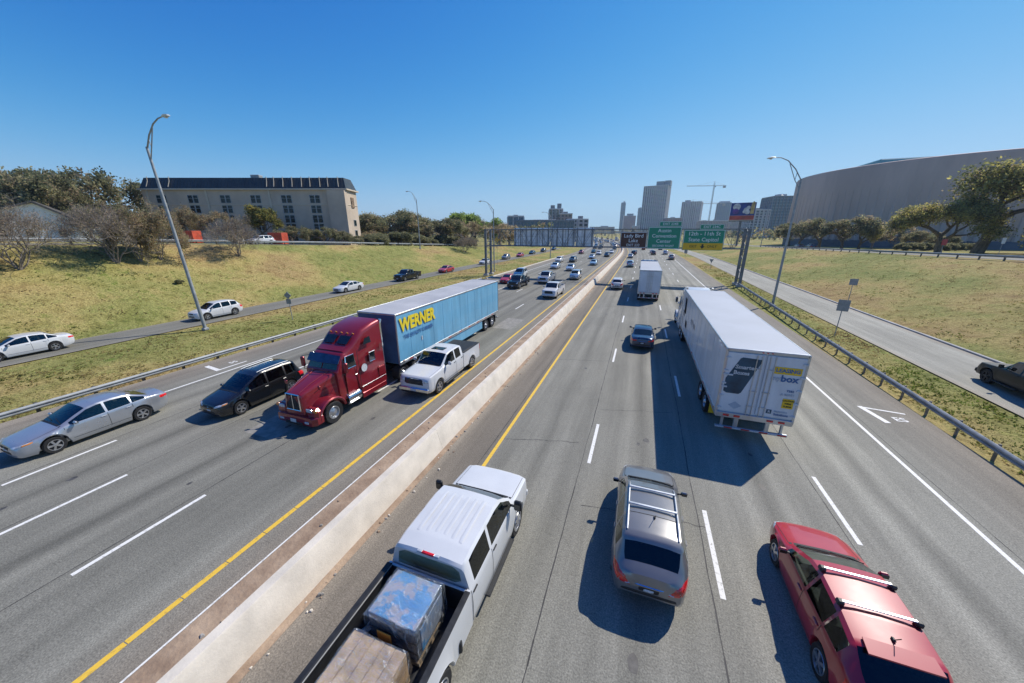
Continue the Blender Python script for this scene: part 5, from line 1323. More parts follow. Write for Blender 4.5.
BBL=pm('poster_blue',(.015,.045,.28),.4,var=.35,scale=.25); BBR=pm('poster_red',(.55,.075,.05),.4,var=.2,scale=.5); BBP=pm('poster_purple',(.16,.05,.35),.4,var=.3,scale=.6); BBC=pm('poster_cream',(.70,.66,.62),.4,var=.2,scale=.7)
def billboard():
    o=thing('billboard','blue and red billboard on a single dark pole beyond the gantry','billboard',(41.6,196,0),R(-12))
    MB().tube([(0,.9,1),(0,.9,14.5)],.45,STEEL,14).build('pole',o); MB().box((0,.5,13.2),(9.5,.5,.5),STEEL,.05).build('catwalk',o)
    p=MB().box((0,0,17.3),(9.9,.35,7.6),SBACK,.05).build('panel',o)
    MB().box((0,-.19,18.3),(9.6,.03,5.5),BBL).build('poster_field',p); MB().box((0,-.20,14.55),(9.6,.05,1.9),BBR).build('poster_band',p)
    a=MB()
    a.lathe([(1.5,0),(.9,-.03),(.01,-.04)],BBC,20,'y',c=(-2.5,-.21,19.3)); a.lathe([(1.2,0),(.01,-.03)],BBP,18,'y',c=(-2.7,-.25,17.4))
    for (x,z,r) in((1.3,18.0,1.0),(2.1,18.9,.8),(1.9,17.0,1.0),(.7,17.2,.7)): a.lathe([(r,0),(.01,-.03)],BBC,16,'y',c=(x,-.21-.01*r,z))
    a.prism([(3.0,16.2),(4.4,16.2),(4.5,21.0),(3.7,21.6),(3.1,20.6)],-.24,-.20,pm('poster_gold',(.72,.48,.16),.4,var=.3,scale=.6),'xz')
    a.build('poster_shapes',p,angle=None)
billboard()
def overpass():
    o=thing('overpass_bridge','pale concrete overpass crossing the far end of the motorway','bridge',(-110,760,0),R(14))
    MB().box((20,0,7.0),(260,14,1.8),CONCG,.1).build('deck',o); MB().box((20,-6.8,8.5),(260,.4,1.4),CONC,.05).build('parapet',o)
    for x in(-70,-30,4,36,76): 
        MB().box((x,0,3.),(2,9,6.6),CONCG,.1).build('pier',o)
overpass()
# ------------------------------------------------------------------ near vehicles
def near_car(name,sp,mat,kind,loc,rz,label,cat,size,**kw):
    ps,c=car_parts(sp,mat,0,kind=kind,**kw)
    more=kw.get('more')
    o=thing(name,label,cat,loc,rz)
    return o,ps,c
PI=math.pi
# silver grey crossover seen from behind
sp=SUV; ps,cc=car_parts(sp,paint('warm_grey',(.23,.225,.222),.5,.3),0,kind='suv',cabin=True,glass=CLEAR,rearglass=CLEARD)
mat=MATS['paint_warm_grey']; L=sp['L']; yo=lambda t:L/2-t
for sg in(1,-1):
    pts=[]
    for t in np.linspace(2.0,3.85,10):
        h,_,_,_=cc.bvh.ray_cast(Vector((sg*.60,yo(t),5)),Vector((0,0,-1))); pts.append(h+Vector((0,0,.045 if 2.05<t<3.8 else .005)))
    ps.append(['roof_rail',MB().tube(pts,.022,ALUM,8)])
for t in(2.35,3.05):
    h,_,_,_=cc.bvh.ray_cast(Vector((0,yo(t),5)),Vector((0,0,-1))); ps.append(['cross_bar',MB().box((0,yo(t),h.z+.055),(1.22,.075,.03),ALUM,.012)])
h,_,_,_=cc.bvh.ray_cast(Vector((.05,yo(3.35),5)),Vector((0,0,-1))); ps.append(['antenna',MB().tube([h,h+Vector((0,-.16,.22))],.008,DPLAST,5).box(h+Vector((0,0,.02)),(.05,.10,.04),DPLAST,.015)])
h,_,_,_=cc.bvh.ray_cast(Vector((.0,-9,1.28)),Vector((0,1,0))); ps.append(['wiper',MB().tube([h+Vector((.1,-.02,-.10)),h+Vector((-.34,-.015,-.06))],.012,DPLAST,5)])
sl=MB()
for (x0,x1,y0,y1) in((-.60,.60,2.2,2.24),(-.60,.60,3.28,3.30)): cc.decal('T',[(x0,yo(y0)),(x1,yo(y0)),(x1,yo(y1)),(x0,yo(y1))],DPLAST,off=.005,mb=sl,n=(8,1),rim=False)
ps[0][2].append(('roof_seam',sl))
o=thing('suv','silver grey SUV with roof rails and red tail lights in the middle lane','car',(.92,8.62,0),0)
emit(scale_parts(ps,.945,.955,.97),o)
# red hatchback with roof bars
sp=HATCH; ps,cc=car_parts(sp,RED,0,kind='hatch',cabin=True,glass=CLEAR,rearglass=CLEARD); L=sp['L']
for t in(2.32,3.08):
    h,_,_,_=cc.bvh.ray_cast(Vector((.55,yo(t)*0+L/2-t,5)),Vector((0,0,-1)))
    b=MB().box((0,L/2-t,h.z+.085),(1.26,.062,.028),ALUM,.012); f=[]
    for sg in(1,-1): f.append(('bar_foot',MB().box((sg*.60,L/2-t,h.z+.045),(.12,.14,.11),DPLAST,.03)))
    ps.append(['roof_bar',b,f])
h,_,_,_=cc.bvh.ray_cast(Vector((.0,L/2-3.55,5)),Vector((0,0,-1))); ps.append(['antenna',MB().tube([h,h+Vector((0,-.12,.20))],.008,DPLAST,5).box(h+Vector((0,0,.02)),(.05,.10,.04),DPLAST,.015)])
spm=MB().loft([[(-.50,L/2-3.66,1.425),(.50,L/2-3.66,1.425),(.50,L/2-3.66,1.40),(-.50,L/2-3.66,1.40)],[(-.52,L/2-3.93,1.385),(.52,L/2-3.93,1.385),(.52,L/2-3.93,1.355),(-.52,L/2-3.93,1.355)]],RED); ps.append(['spoiler',spm])
o=thing('hatchback','red hatchback with two silver roof bars at the lower right','car',(4.88,7.62,0),0); emit(scale_parts(ps,.965,.985,1.0),o)
# inbound silver sedan
ps,cc=car_parts(SEDAN,paint('silver_blue',(.43,.45,.48),.6,.28),0,kind='sedan',cabin=True,amber=True,glass=CLEAR); o=thing('sedan','silver sedan at the far left edge heading towards the bridge','car',(-21.7,6.35,0),PI); emit(scale_parts(ps,.99,.965,1.0),o)
# inbound black people carrier
ps,cc=car_parts(VAN,BLACK,0,kind='suv',amber=True,glass=CLEAR,rearglass=CLEARD,cabin=True); L=VAN['L']
for sg in(1,-1):
    pts=[]
    for t in np.linspace(2.2,4.0,8):
        h,_,_,_=cc.bvh.ray_cast(Vector((sg*.60,L/2-t,5)),Vector((0,0,-1))); pts.append(h+Vector((0,0,.05)))
    ps.append(['roof_rail',MB().tube(pts,.02,ALUM,6)])
o=thing('minivan','black people carrier beside the red lorry cab','van',(-17.95,10.85,0),PI); emit(scale_parts(ps,.96,.93,.98),o)
# inbound white crew cab pickup with chrome grille and dark bed cover
SPG=pickup_spec(L=6.0,cab=3.72,H=1.96,hood=1.29,belt=1.31,r=.40,ws=(1.50,2.12),rwh=4.86); ps,cc=car_parts(SPG,WHITE,0,kind='pickup',extra='chrome',glass=CLEAR,rearglass=CLEARD,cabin=True)
ps.append(['sunroof',MB().box((0,(SPG['total'])/2-2.62,1.965),(.80,.42,.02),GLASS,.006)])
o=thing('pickup_truck','white crew cab pickup with chrome grille and dark bed cover beside the blue trailer','pickup truck',(-10.4,16.75,0),PI); emit(scale_parts(ps,.98,1.0,.98),o)
# white work pickup in the foreground with an open bed
SPF=pickup_spec(L=6.75,cab=3.95,H=1.98,hood=1.30,belt=1.34,r=.42,ws=(1.28,1.98),fw=1.05,rwh=5.25,half=1.0); ps,cc=car_parts(SPF,WHITE,0,kind='pickup',extra='tow',glass=CLEAR,rearglass=CLEARD,cabin=True)
T=SPF['total']; rf=MB()
for k in range(6): rf.loft([[(x-.045,y,z-.004),(x-.028,y,z),(x+.028,y,z),(x+.045,y,z-.004)] for x in(-.52+k*.208,) for y,z in((T/2-2.22,1.968),(T/2-2.36,1.990),(T/2-3.35,1.990),(T/2-3.50,1.968))],WHITE,closed=False)
ps[0][2].append(('roof_rib',rf))
ps.append(['brake_light',MB().box((0,T/2-3.93,1.93),(.30,.06,.045),LAMPR,.01).box((.2,T/2-3.93,1.93),(.12,.06,.045),LAMPW,.01).box((-.2,T/2-3.93,1.93),(.12,.06,.045),LAMPW,.01)])
for sg in(1,-1): ps.append(['fender_flare',MB().box((sg*1.0,T/2-5.25+.72,.62),(.09,.10,.30),DPLAST,.03)])
pk=thing('pickup_truck','white pickup in the foreground carrying two wrapped pallets in its open bed','pickup truck',(-3.53,8.55-T/2,0),0); emit(ps,pk)
# pallets in the bed
CARD=pm('cardboard',(.52,.34,.18),.9,var=.2,scale=4); BLUEB=pm('crate_tarp',(.02,.24,.52),.45,var=.35,scale=2.6,col2=(.30,.34,.40),ramp=(.46,.52)); CARTG=pm('carton_grey',(.13,.145,.17),.7,var=.3,scale=3); ORNG=pm('label_orange',(.85,.27,.03),.6,var=.08); PALW=pm('pallet_wood',(.36,.26,.16),.9,var=.3,scale=6,stretch=(1,8,1))
def film():
    m,nt,b=nodes_of('stretch_film'); N,L_=nt.nodes,nt.links
    tr=N.new('ShaderNodeBsdfTransparent'); tr.inputs[0].default_value=(.93,.95,.97,1); gl=N.new('ShaderNodeBsdfGlossy'); gl.inputs['Roughness'].default_value=.12; gl.inputs[0].default_value=(.9,.92,.95,1)
    df=N.new('ShaderNodeBsdfDiffuse'); df.inputs[0].default_value=(.75,.78,.80,1)
    tc=N.new('ShaderNodeTexCoord'); mp=N.new('ShaderNodeMapping'); mp.inputs['Scale'].default_value=(2.2,5,1.2); mp.inputs['Rotation'].default_value=(.2,.3,.6); L_.new(tc.outputs['Object'],mp.inputs[0])
    nz=N.new('ShaderNodeTexNoise'); nz.inputs['Scale'].default_value=2.6; nz.inputs['Detail'].default_value=7; nz.inputs['Distortion'].default_value=1.2; L_.new(mp.outputs[0],nz.inputs['Vector'])
    bp=N.new('ShaderNodeBump'); bp.inputs['Strength'].default_value=1.; bp.inputs['Distance'].default_value=.12; L_.new(nz.outputs['Fac'],bp.inputs['Height']); L_.new(bp.outputs[0],gl.inputs['Normal'])
    r=N.new('ShaderNodeMapRange'); r.inputs[1].default_value=.56; r.inputs[2].default_value=.78; r.inputs[3].default_value=.02; r.inputs[4].default_value=.55; L_.new(nz.outputs['Fac'],r.inputs[0])
    m1=N.new('ShaderNodeMixShader'); m1.inputs[0].default_value=.26; L_.new(tr.outputs[0],m1.inputs[1]); L_.new(gl.outputs[0],m1.inputs[2])
    m2=N.new('ShaderNodeMixShader'); L_.new(r.outputs[0],m2.inputs[0]); L_.new(m1.outputs[0],m2.inputs[1]); L_.new(df.outputs[0],m2.inputs[2]); L_.new(m2.outputs[0],N['Material Output'].inputs[0]); N.remove(b); return m
FILM=film()
def pallet(label,cx,cy,w,d,z0,z1,mat,kind):
    o=thing('wrapped_pallet',label,'pallet',(cx,cy,z0)); h=z1-z0
    p=MB()
    for k in range(5): p.box((-w/2+.06+k*(w-.12)/4,0,.125),(.11,d,.025),PALW)
    for k in range(3): p.box((0,-d/2+.06+k*(d-.12)/2,.06),(w,.09,.09),PALW)
    p.build('pallet_base',o)
    s=MB(); rr=random.Random(3)
    if kind=='cartons':
        s.box((0,0,.15+(h-.15)*.5),(w-.04,d-.04,h-.15),CARTG,.02); s.box((0,0,h-.012),(w-.05,d-.05,.03),BLUEB,.01)
        for sg in(1,-1): s.box((sg*(w/2-.02),.05,h*.55),(.03,d*.8,h*.6),BLUEB,.01)
        for z in(.35,.62): s.box((0,0,h*z),(w-.02,d-.02,.03),DPLAST,.004)
    else:
        for k in range(7):
            n=5
            for i in range(n): s.box((-w/2+w*(i+.5)/n,0,.15+(h-.15)*(k+.5)/7),(w/n-.012,d-.02,(h-.15)/7-.008),CARD,.01)
    s.build('carton_stack',o)
    wr=MB(); rings=[]; N_=28
    for z,e in((.10,.02),(.3,.035),(h*.6,.03),(h-.03,.03),(h+.02,.0)):
        ring=[]
        for k in range(N_):
            a=2*PI*(k+.5)/N_; ca,sa=math.cos(a),math.sin(a); q=max(abs(ca),abs(sa)); e2=e+rr.uniform(-.012,.012)
            ring.append((ca/q*(w/2+e2),sa/q*(d/2+e2),z+rr.uniform(-.01,.01)))
        rings.append(ring)
    wr.loft(rings,FILM,cap=False); top=[((x*.5),(y*.5),h+.035) for x,y,z in rings[-1]]; wr.loft([rings[-1],top],FILM,cap=False); wr.add(top,[tuple(range(N_))],FILM)
    wr.build('film_wrap',o,angle=20)
    if kind=='cartons': MB().box((-.10,-d/2-.075,h*.62),(.30,.012,.28),ORNG,.003).build('label_sheet',o)
    return o
FB=.80
pallet('blue and grey crate in clear film behind the cab of the white pickup',-3.52,3.82,1.06,.92,FB,1.72,None,'cartons')
pallet('brown board stack in clear film at the back of the pickup bed',-3.60,2.62,1.12,1.10,FB,1.50,None,'board')
# right ramp: dark pickup
SPD=pickup_spec(L=5.4,cab=3.4,H=1.80,hood=1.12,belt=1.16,r=.41,ws=(1.42,2.0),fw=.86,rwh=4.4,half=.95); ps,cc=car_parts(SPD,pm('dark_bronze',(.007,.008,.009),.4,coat=.10,var=.06,scale=2),0,kind='pickup',rim=DPLAST)
o=thing('pickup_truck','dark grey pickup with black wheels cut by the right edge on the pale ramp','pickup truck',(20.2,24.75,0),-.03); emit(ps,o)
# ramp cars on the left
ps,cc=car_parts(SEDAN,WHITE,0,kind='sedan',cabin=True,glass=CLEAR); o=thing('sedan','white sedan leaving the left edge on the left ramp','car',(-40.45,10.05,0),PI); emit(scale_parts(ps,.98,.95,1.0),o)
ps,cc=car_parts(SUV,WHITE,0,kind='suv',cabin=True,glass=CLEAR,rearglass=CLEARD); o=thing('suv','white crossover on the left ramp behind the street lamp','car',(-40.35,22.4,0),PI); emit(scale_parts(ps,.97,.95,.97),o)

# ------------------------------------------------------------------ lorries
TRED=paint('truck_red',(.26,.014,.022),.3,.3)
o=thing('semi_tractor','dark red long nosed lorry tractor with tall sleeper cab','truck',(-13.5,9.42,0),PI)
emit(tractor_parts(TRED),o)
TBLUE=pm('trailer_blue',(.16,.42,.62),.42,coat=.3,var=.10,scale=1.4,stretch=(1,1,.18)); TROOF=pm('trailer_roof',(.42,.42,.43),.6,.0,var=.08,scale=.5); TNAVY=pm('trailer_front',(.04,.11,.22),.5,var=.15,scale=1)
def build_trailer(label,L,W,H,loc,rz,side,roof,front,door,**kw):
    o=thing('semi_trailer',label,'trailer',loc,rz); emit(trailer_parts(L,W,H,side,roof,front,door,**kw),o); return o
tb=build_trailer('long sky blue box trailer with yellow lettering behind the red tractor',14.75,2.60,4.02,(-13.5,15.08,0),PI,TBLUE,TROOF,TNAVY,TBLUE,skirt=TBLUE,bog=(11.95,13.35))
LETY=pm('lettering_yellow',(.80,.62,.03),.5,var=.05); LETB=pm('lettering_navy',(.05,.16,.38),.5,var=.1)
# lettering rides on both sides of the box; local -x is the side towards the median
for sg in(-1,1):
    right=(0,-1,0) if sg<0 else (0,1,0)
    m=MB()
    M=face_M((sg*1.325,-2.05,3.30),right,(0,0,1))
    s=text_mb('WERNER',1.02,LETY,M,bold=.045,depth=.006,sx=.86); m.merge(s)
    m.build('lettering',tb,angle=None)
    text_mb('THE QUALITY CARRIER',.30,LETB,face_M((sg*1.318,-2.05,2.60),right,(0,0,1)),bold=.008,sx=.95).build('lettering',tb,angle=None)
    MB().box((sg*1.302,-2.3,2.08),(.006,.10,.26),PLATE).build('sticker',tb)
TWH=pm('trailer_white',(.66,.67,.69),.38,coat=.25,var=.09,scale=1.3,stretch=(1,1,.18)); TRW_=pm('trailer_roof_white',(.40,.43,.47),.65,var=.05,scale=.4)
wx,wy=4.88,30.35
tw=build_trailer('white box trailer with decals on its rear doors in the right lanes',15.4,2.70,3.97,(wx,wy,0),0,TWH,TRW_,TWH,TWH,bog=(11.6,12.95))
DTEAL=pm('decal_teal',(.022,.075,.12),.45,var=.25,scale=2); DYEL=pm('decal_yellow',(.80,.50,.02),.5,var=.06); DBLU=pm('decal_blue',(.05,.13,.30),.5); DGRY=pm('decal_grey',(.42,.47,.54),.5)
yb=-15.4-.032
q=[(-1.24,2.45),(-.98,3.58),(-.10,3.62),(-.16,3.40),(-.62,2.25),(-.76,2.12),(-1.22,2.12)]
MB().prism([(-1.22,2.20),(-1.22,2.75),(-.84,3.62),(-.76,3.67),(-.14,3.64),(-.14,3.50),(-.60,2.20),(-.68,2.13),(-1.10,2.13)],yb-.004,yb+.002,DTEAL,'xz').build('decal',tw,angle=None)
def tl(txt,x,z,size,mat,al='CENTER',bold=.006,sx=1.): return text_mb(txt,size,mat,face_M((x,yb-.012,z),(1,0,0),(0,0,1)),al,bold,.003,sx)
for m in(tl('Smarter',-.60,3.27,.22,PLATE),tl('Boxes',-.72,3.03,.22,PLATE)): m.build('lettering',tw,angle=None)
for(x,z,w) in((-1.16,2.92,.34),(-1.22,2.40,.2)): MB().box((x,yb-.03,z),(w,.02,.07),PLATE,.006).build('door_tag',tw)
MB().box((.76,yb,3.30),(.86,.012,.28),DYEL).build('decal',tw)
for m in(tl('LEASING',.76,3.30,.20,LETB,bold=.006),tl('my',.42,2.98,.26,DGRY,bold=.003),tl('box',.86,2.98,.36,DBLU,bold=.010),tl('7382',.98,2.50,.12,DBLU,bold=.002),tl('A 82051',.92,2.34,.13,DGRY,bold=.002)): m.build('lettering',tw,angle=None)
MB().box((1.00,yb,1.98),(.36,.012,.40),DYEL).build('decal',tw)
for m in(tl('CAUTION',1.00,2.10,.085,SBLK,bold=.003),tl('WIDE',1.0,1.98,.085,SBLK,bold=.003),tl('TURNS',1.00,1.86,.085,SBLK,bold=.003)): m.build('lettering',tw,angle=None)
MB().box((.46,yb,1.56),(.17,.012,.17),DTEAL).build('decal',tw); 
for m in(tl('Equipment',.62,1.60,.10,DGRY,'LEFT',.003),tl('Solutions',.62,1.47,.13,DBLU,'LEFT',.003),tl('R',.46,1.56,.13,PLATE)): m.build('lettering',tw,angle=None)
m=MB().prism([(-.95,1.62),(-.72,1.78),(-.48,1.62),(-.72,1.45)],yb-.002,yb+.002,DGRY,'xz').build('decal',tw,angle=None)
mf=MB().box((-1.06,-14.1,.80),(.5,.02,.62),DYEL,.01).build('mud_flap',tw)
m=MB()
for (y,z,w,h,mat_) in((-1.6,3.0,1.3,1.1,DTEAL),(-1.2,2.35,.9,.4,DYEL),(-3.0,1.9,1.1,.5,DGRY),(-.8,1.75,.5,.5,DTEAL)): m.prism([(y-w/2,z-h/2),(y+w/2-.25,z-h/2),(y+w/2,z+h/2),(y-w/2+.25,z+h/2)],-1.326,-1.330,mat_,'yz')
m.build('decal',tw,angle=None)
text_mb('my box',.62,DGRY,face_M((-1.326,-6.2,2.7),(0,-1,0),(0,0,1)),bold=.012).build('lettering',tw,angle=None)
wt=thing('semi_tractor','white lorry tractor pulling the white trailer with rear decals','truck',(wx-.08,36.9,0),0); emit(tractor_parts(WHITE,lowroof=True,trim=ALUM,visor=WHITE),wt)
build_trailer('plain white box trailer seen squarely from behind in the middle lanes',16.6,2.52,3.90,(1.27,62.0,0),0,TWH,TRW_,TWH,pm('trailer_door_grey',(.60,.62,.65),.45,var=.06,scale=.8),bog=(13.6,14.9))
dup(wt,(1.27,68.6,0),0,'white lorry tractor half hidden in front of the plain white trailer')

# ------------------------------------------------------------------ traffic
IN=PI; OUT=0.
def tc(kind,mat,x,y,rz,label,lod=1,group=None,off=2.3,size=(.97,.97,1)):
    """x, y = middle of the end that faces the bridge"""
    z=terr(x,y)+.06 if -44<x-float(sh(y))<-26.6 or x>13.2 else 0
    s=-1 if rz==IN else 1
    traffic_car(kind,mat,(x,y+off,max(z,0)),rz,label,group,lod,size=size)
G1='cars coming towards the bridge'; G2='cars driving away from the bridge'; G3='cars on the left ramp'
tc('pickup_truck',WHITE,-10.75,43.4,IN,'white pickup next to the yellow line, first behind the chrome grilled one',1,G1,2.9)
tc('pickup_truck',SILVER,-15.0,56.2,IN,'silver grey pickup beside the black pickup before the gantry',1,G1,2.9)
tc('pickup_truck',BLACK,-17.9,49.5,IN,'black pickup at the tail end of the blue trailer',1,G1,2.9)
tc('sedan',RED,-21.2,54.2,IN,'red car half hidden behind the black pickup',1,G1)
tc('minivan',WHITE,-21.6,62.,IN,'white van right behind the red car in the outer lane',1,G1)
tc('suv',SILVER,-11.1,63.0,IN,'silver SUV in the lane by the yellow line just before the gantry',1,G1)
tc('sedan',SILVER,-14.7,77.5,IN,'silver sedan behind the silver pickup in the second lane',1,G1)
tc('suv',DGREY,-18.5,100.5,IN,'dark sedan in the third lane past the gantry',1,G1)
tc('sedan',SILVER,-19.0,80.5,IN,'silver sedan in the third lane just past the gantry',1,G1)
tc('suv',WHITE,-22.2,99,IN,'white SUV in the outer lane past the gantry',1,G1)
tc('sedan',LBLUE,-11.6,93,IN,'pale blue sedan in the lane by the yellow line',1,G1)
tc('suv',DRED,-22.6,141,IN,'dark red SUV alone in the outer lane far off',2,G1)
tc('sedan',SILVER,-15.1,116,IN,'silver sedan behind the pale blue one, one lane out',2,G1)
tc('sedan',TEAL,-18.9,150,IN,'dark teal sedan in the third lane far off',2,G1)
tc('suv',WHITE,-15.3,137,IN,'white SUV in the second lane far off',2,G1)
tc('suv',BLACK,-11.4,127,IN,'black SUV in the lane by the yellow line',2,G1)
tc('sedan',WHITE,-11.6,149,IN,'white sedan just behind the black SUV by the yellow line',2,G1)
tc('suv',NAVY,-23.1,188,IN,'blue SUV in the outer lane under the sign backs',2,G1)
tc('suv',GREY,-20.3,186,IN,'grey SUV in the third lane under the sign backs',2,G1)
tc('sedan',DGREY,-13.,184,IN,'charcoal sedan in the second lane under the gantry',2,G1)
# outbound
tc('sedan',NAVY,.70,25.75,OUT,'dark blue sedan left of the white trailer in the middle lane',0,G2,2.25,(.93,.96,1.0))
tc('suv',WHITE,-3.0,54.0,OUT,'white SUV left of the plain white trailer',1,G2,2.2,(.95,.95,1))
tc('suv',LBLUE,-2.4,91,OUT,'blue grey SUV in the left lane beyond the plain white trailer',1,G2)
tc('sedan',SILVER,-3.4,124,OUT,'silver sedan in the left lane under the brown sign',2,G2)
tc('suv',BLACK,-2.9,141,OUT,'black SUV in the left lane beneath the brown sign',2,G2)
tc('sedan',BLACK,-2.6,150,OUT,'black sedan just ahead of the black SUV under the brown sign',2,G2)
tc('sedan',DRED,.6,183,OUT,'dark red sedan under the gap between brown and green signs',2,G2)
tc('suv',DGREY,4.2,144,OUT,'charcoal SUV beneath the first green sign',2,G2)
tc('sedan',WHITE,3.9,156,OUT,'white sedan ahead of the charcoal SUV beneath the first green sign',2,G2)
tc('suv',SILVER,8.6,148,OUT,'silver SUV beneath the right edge of the first green sign',2,G2)
tc('suv',GREY,8.9,120,OUT,'grey SUV in the right lane beneath the yellow exit strip',2,G2)
tc('sedan',TEAL,8.3,186,OUT,'dark green sedan in the right lanes far off',2,G2)
# left ramp
tc('sedan',WHITE,-40.1,37.6,IN,'white sedan on the left ramp above the blue trailer',1,G3)
tc('pickup_truck',BLACK,-39.6,50.6,IN,'black pickup on the left ramp above the blue trailer',1,G3,2.9)
tc('sedan',RED,-39.4,64.6,IN,'red sedan on the left ramp, nearer of the two red cars',1,G3)
tc('sedan',WHITE,-39.9,86.,IN,'white sedan on the left ramp behind the gantry posts',1,G3)
tc('suv',GREY,-40.6,104.,IN,'grey SUV on the left ramp just right of the gantry posts',1,G3)
tc('sedan',RED,-40.2,117.,IN,'red sedan on the left ramp, farther of the two red cars',2,G3)
tc('sedan',TEAL,-40.6,133.,IN,'dark teal sedan on the left ramp behind the farther red car',2,G3)
tc('suv',BLACK,-40.4,149.,IN,'black SUV on the left ramp near its far end',2,G3)
tc('sedan',DGREY,-40.2,168.,IN,'charcoal sedan last on the left ramp',2,G3)
# tiny distant traffic
rr=random.Random(21); PAL=[WHITE,SILVER,GREY,BLACK,DGREY,WHITE,NAVY,DRED,SILVER,LBLUE]
for k in range(64):
    inb=k%3!=2; lane=rr.choice([-21.7,-18.2,-14.6,-11.1]) if inb else rr.choice([-2.9,.8,4.6,8.3]); y=200+(k*7.3)%470+rr.uniform(-3,3); kd=rr.choice(['sedan','suv','suv','pickup_truck','minivan'])
    a=-math.atan2(float(sh(y+5)-sh(y-5)),10.)
    traffic_car(kd,rr.choice(PAL),(lane+float(sh(y)),y,0),(PI if inb else 0)+a,'tiny car in the dense traffic far beyond the gantry','tiny distant traffic beyond the gantry',2)
for (x,y,s_) in((-19,330,1),(-15,420,1),(5,380,1)):
    m=MB().box((0,0,2.1),(2.5,9,2.9),TWH,.05); m.box((0,5.6,1.5),(2.3,2.1,2.2),WHITE,.2); m.box((0,6.64,1.9),(2.1,.06,.9),GLASS)
    for yy in(-3,5.5): m.tube([(-1.2,yy,.5),(1.2,yy,.5)],.5,RUBBER,14)
    tag(m.build('box_truck',None,(x+float(sh(y)),y,0)),'tiny white box truck in the dense traffic far beyond the gantry','truck','tiny distant box trucks')
# frontage road traffic and parked things
def fc(kind,mat,x,y,label,rz=0,lod=1): traffic_car(kind,mat,(x,y,terr(x,y)+.03),rz,label,None,lod)
fc('suv',WHITE,-65.8,46.5,'white wagon on the left frontage road in front of the hotel shrubs',PI)
fc('sedan',WHITE,-66,28.2,'white sedan on the left frontage road behind the bare trees',PI)
fc('sedan',NAVY,52.6,156,'blue sedan on the right frontage road below the first oaks')
fc('suv',DGREY,53.0,147,'charcoal SUV on the right frontage road below the first oaks')
fc('suv',WHITE,-70.5,96,'white SUV parked below the brown trees on the left',1.4); fc('suv',BLACK,-74.5,91,'black SUV parked below the brown trees on the left',1.4)
fc('sedan',DGREY,-79,88,'charcoal car parked beside the hotel end wall',1.4); fc('suv',SILVER,-67,104,'silver SUV parked below the brown trees on the left',1.4)
ORC=pm('orange_tank',(.55,.08,.035),.6,var=.2,scale=1)
def container(name,label,cat,x,y,w,d,h,rz,mat):
    o=thing(name,label,cat,(x,y,terr(x,y)),R(rz)); MB().box((0,0,h/2+.1),(w,d,h),mat,.04).build('body',o); m=MB()
    for k in range(int(w/.5)): m.box((-w/2+.25+k*.5,-d/2-.03,h/2+.1),(.12,.06,h-.2),mat,.01)
    m.build('rib',o); MB().box((0,0,.06),(w-.3,d-.3,.12),DPLAST).build('skid',o)
container('skip_container','red steel skip right of the white wagon by the hotel','container',-73.2,55.6,2.9,2.2,2.3,20,ORC); container('skip_container','red steel skip at the left end of the cream hoarding','container',-93.6,50.6,3.6,2.4,2.5,20,ORC)
HOARD=pm('hoarding',(.60,.53,.43),.85,var=.08,scale=.6)
def hoarding():
    o=thing('fence','cream site hoarding on the ground in front of the hotel','fence',(-86.8,53.2,terr(-86.8,53.2)),R(20)); MB().box((0,0,1.1),(8.6,.12,2.2),HOARD,.01).build('panel',o); m=MB()
    for k in range(8): m.box((-4.2+k*1.2,.15,1.1),(.1,.16,2.3),WFR)
    m.build('post',o)
hoarding()

# ------------------------------------------------------------------ trees
tree('twiggy',0,-53.7,15.1,6.6,6.6,'bare many-stemmed tree at the far left of the bank before the white house',rz=.4)
tree('twiggy',1,-53.9,11.6,6.2,5.4,'bare tree cut by the left edge on the bank',rz=2.4)
tree('twiggy',2,-53.8,21.7,6.7,7.2,'bare brown tree right of the white house on the bank',rz=1.1)
tree('olive',0,-54.1,23.9,6.2,5.6,'thin olive tree beside the bare brown tree on the bank',rz=.9)
tree('olive',1,-54.2,25.8,6.9,5.4,'thin olive tree with rusty leaves left of the leaning lamp',rz=4.)
tree('twiggy',3,-54.5,34.9,6.1,7.6,'bare grey shrub-like tree right of the lamp in front of the hotel',rz=3.)
tree('bush',3,-48.9,24.3,.5,.8,'tiny dark weed bush on the left bank','',cat='plant')
for k,(x,y,zt,w,lab) in enumerate([(-141,39,23.5,21,'broad live oak at the far left edge behind the house'),(-131,44,22.5,19,'live oak over the left roof slope of the house'),(-121,42.5,21.5,18,'dark live oak behind the house roof'),(-127.5,52,23.5,19,'tall live oak between the house and the hotel'),(-116,46,17,11,'lower live oak at the left foot of the hotel'),(-150,50,19,18,'live oak farthest left behind the others'),(-108,41,14.,9,'small live oak right of the house wall')]):
    tree('oak',k%4,x,y,zt-terr(x,y),w,lab,'live oaks on the left',z=terr(x,y)-.2)
tree('brown',2,-92.5,56.5,7.5,8,'rusty leaved tree in front of the left half of the hotel')
tree('olive',0,-99,53.5,8.5,7.5,'thin pale tree before the left hotel windows')
tree('yellow',0,-85.0,60.5,8.8,7.6,'yellow green tree in front of the hotel facade')
for k,(x,y,h,w,lab) in enumerate([(-78.5,63.,5.4,8,'rounded green shrub left of the hotel window column'),(-74.6,64.,5.0,7,'rounded green shrub second from the left by the hotel'),(-71.2,65.5,5.2,7,'rounded green shrub third from the left by the hotel'),(-67.2,67,4.5,6,'rounded green shrub at the hotel corner'),(-64,69,3.4,5,'low green shrub right of the hotel corner')]): tree('oak',(k+1)%4,x,y,h,w,lab,'shrubs in front of the hotel',cat='shrub',z=terr(x,y)-1.0,name='shrub')
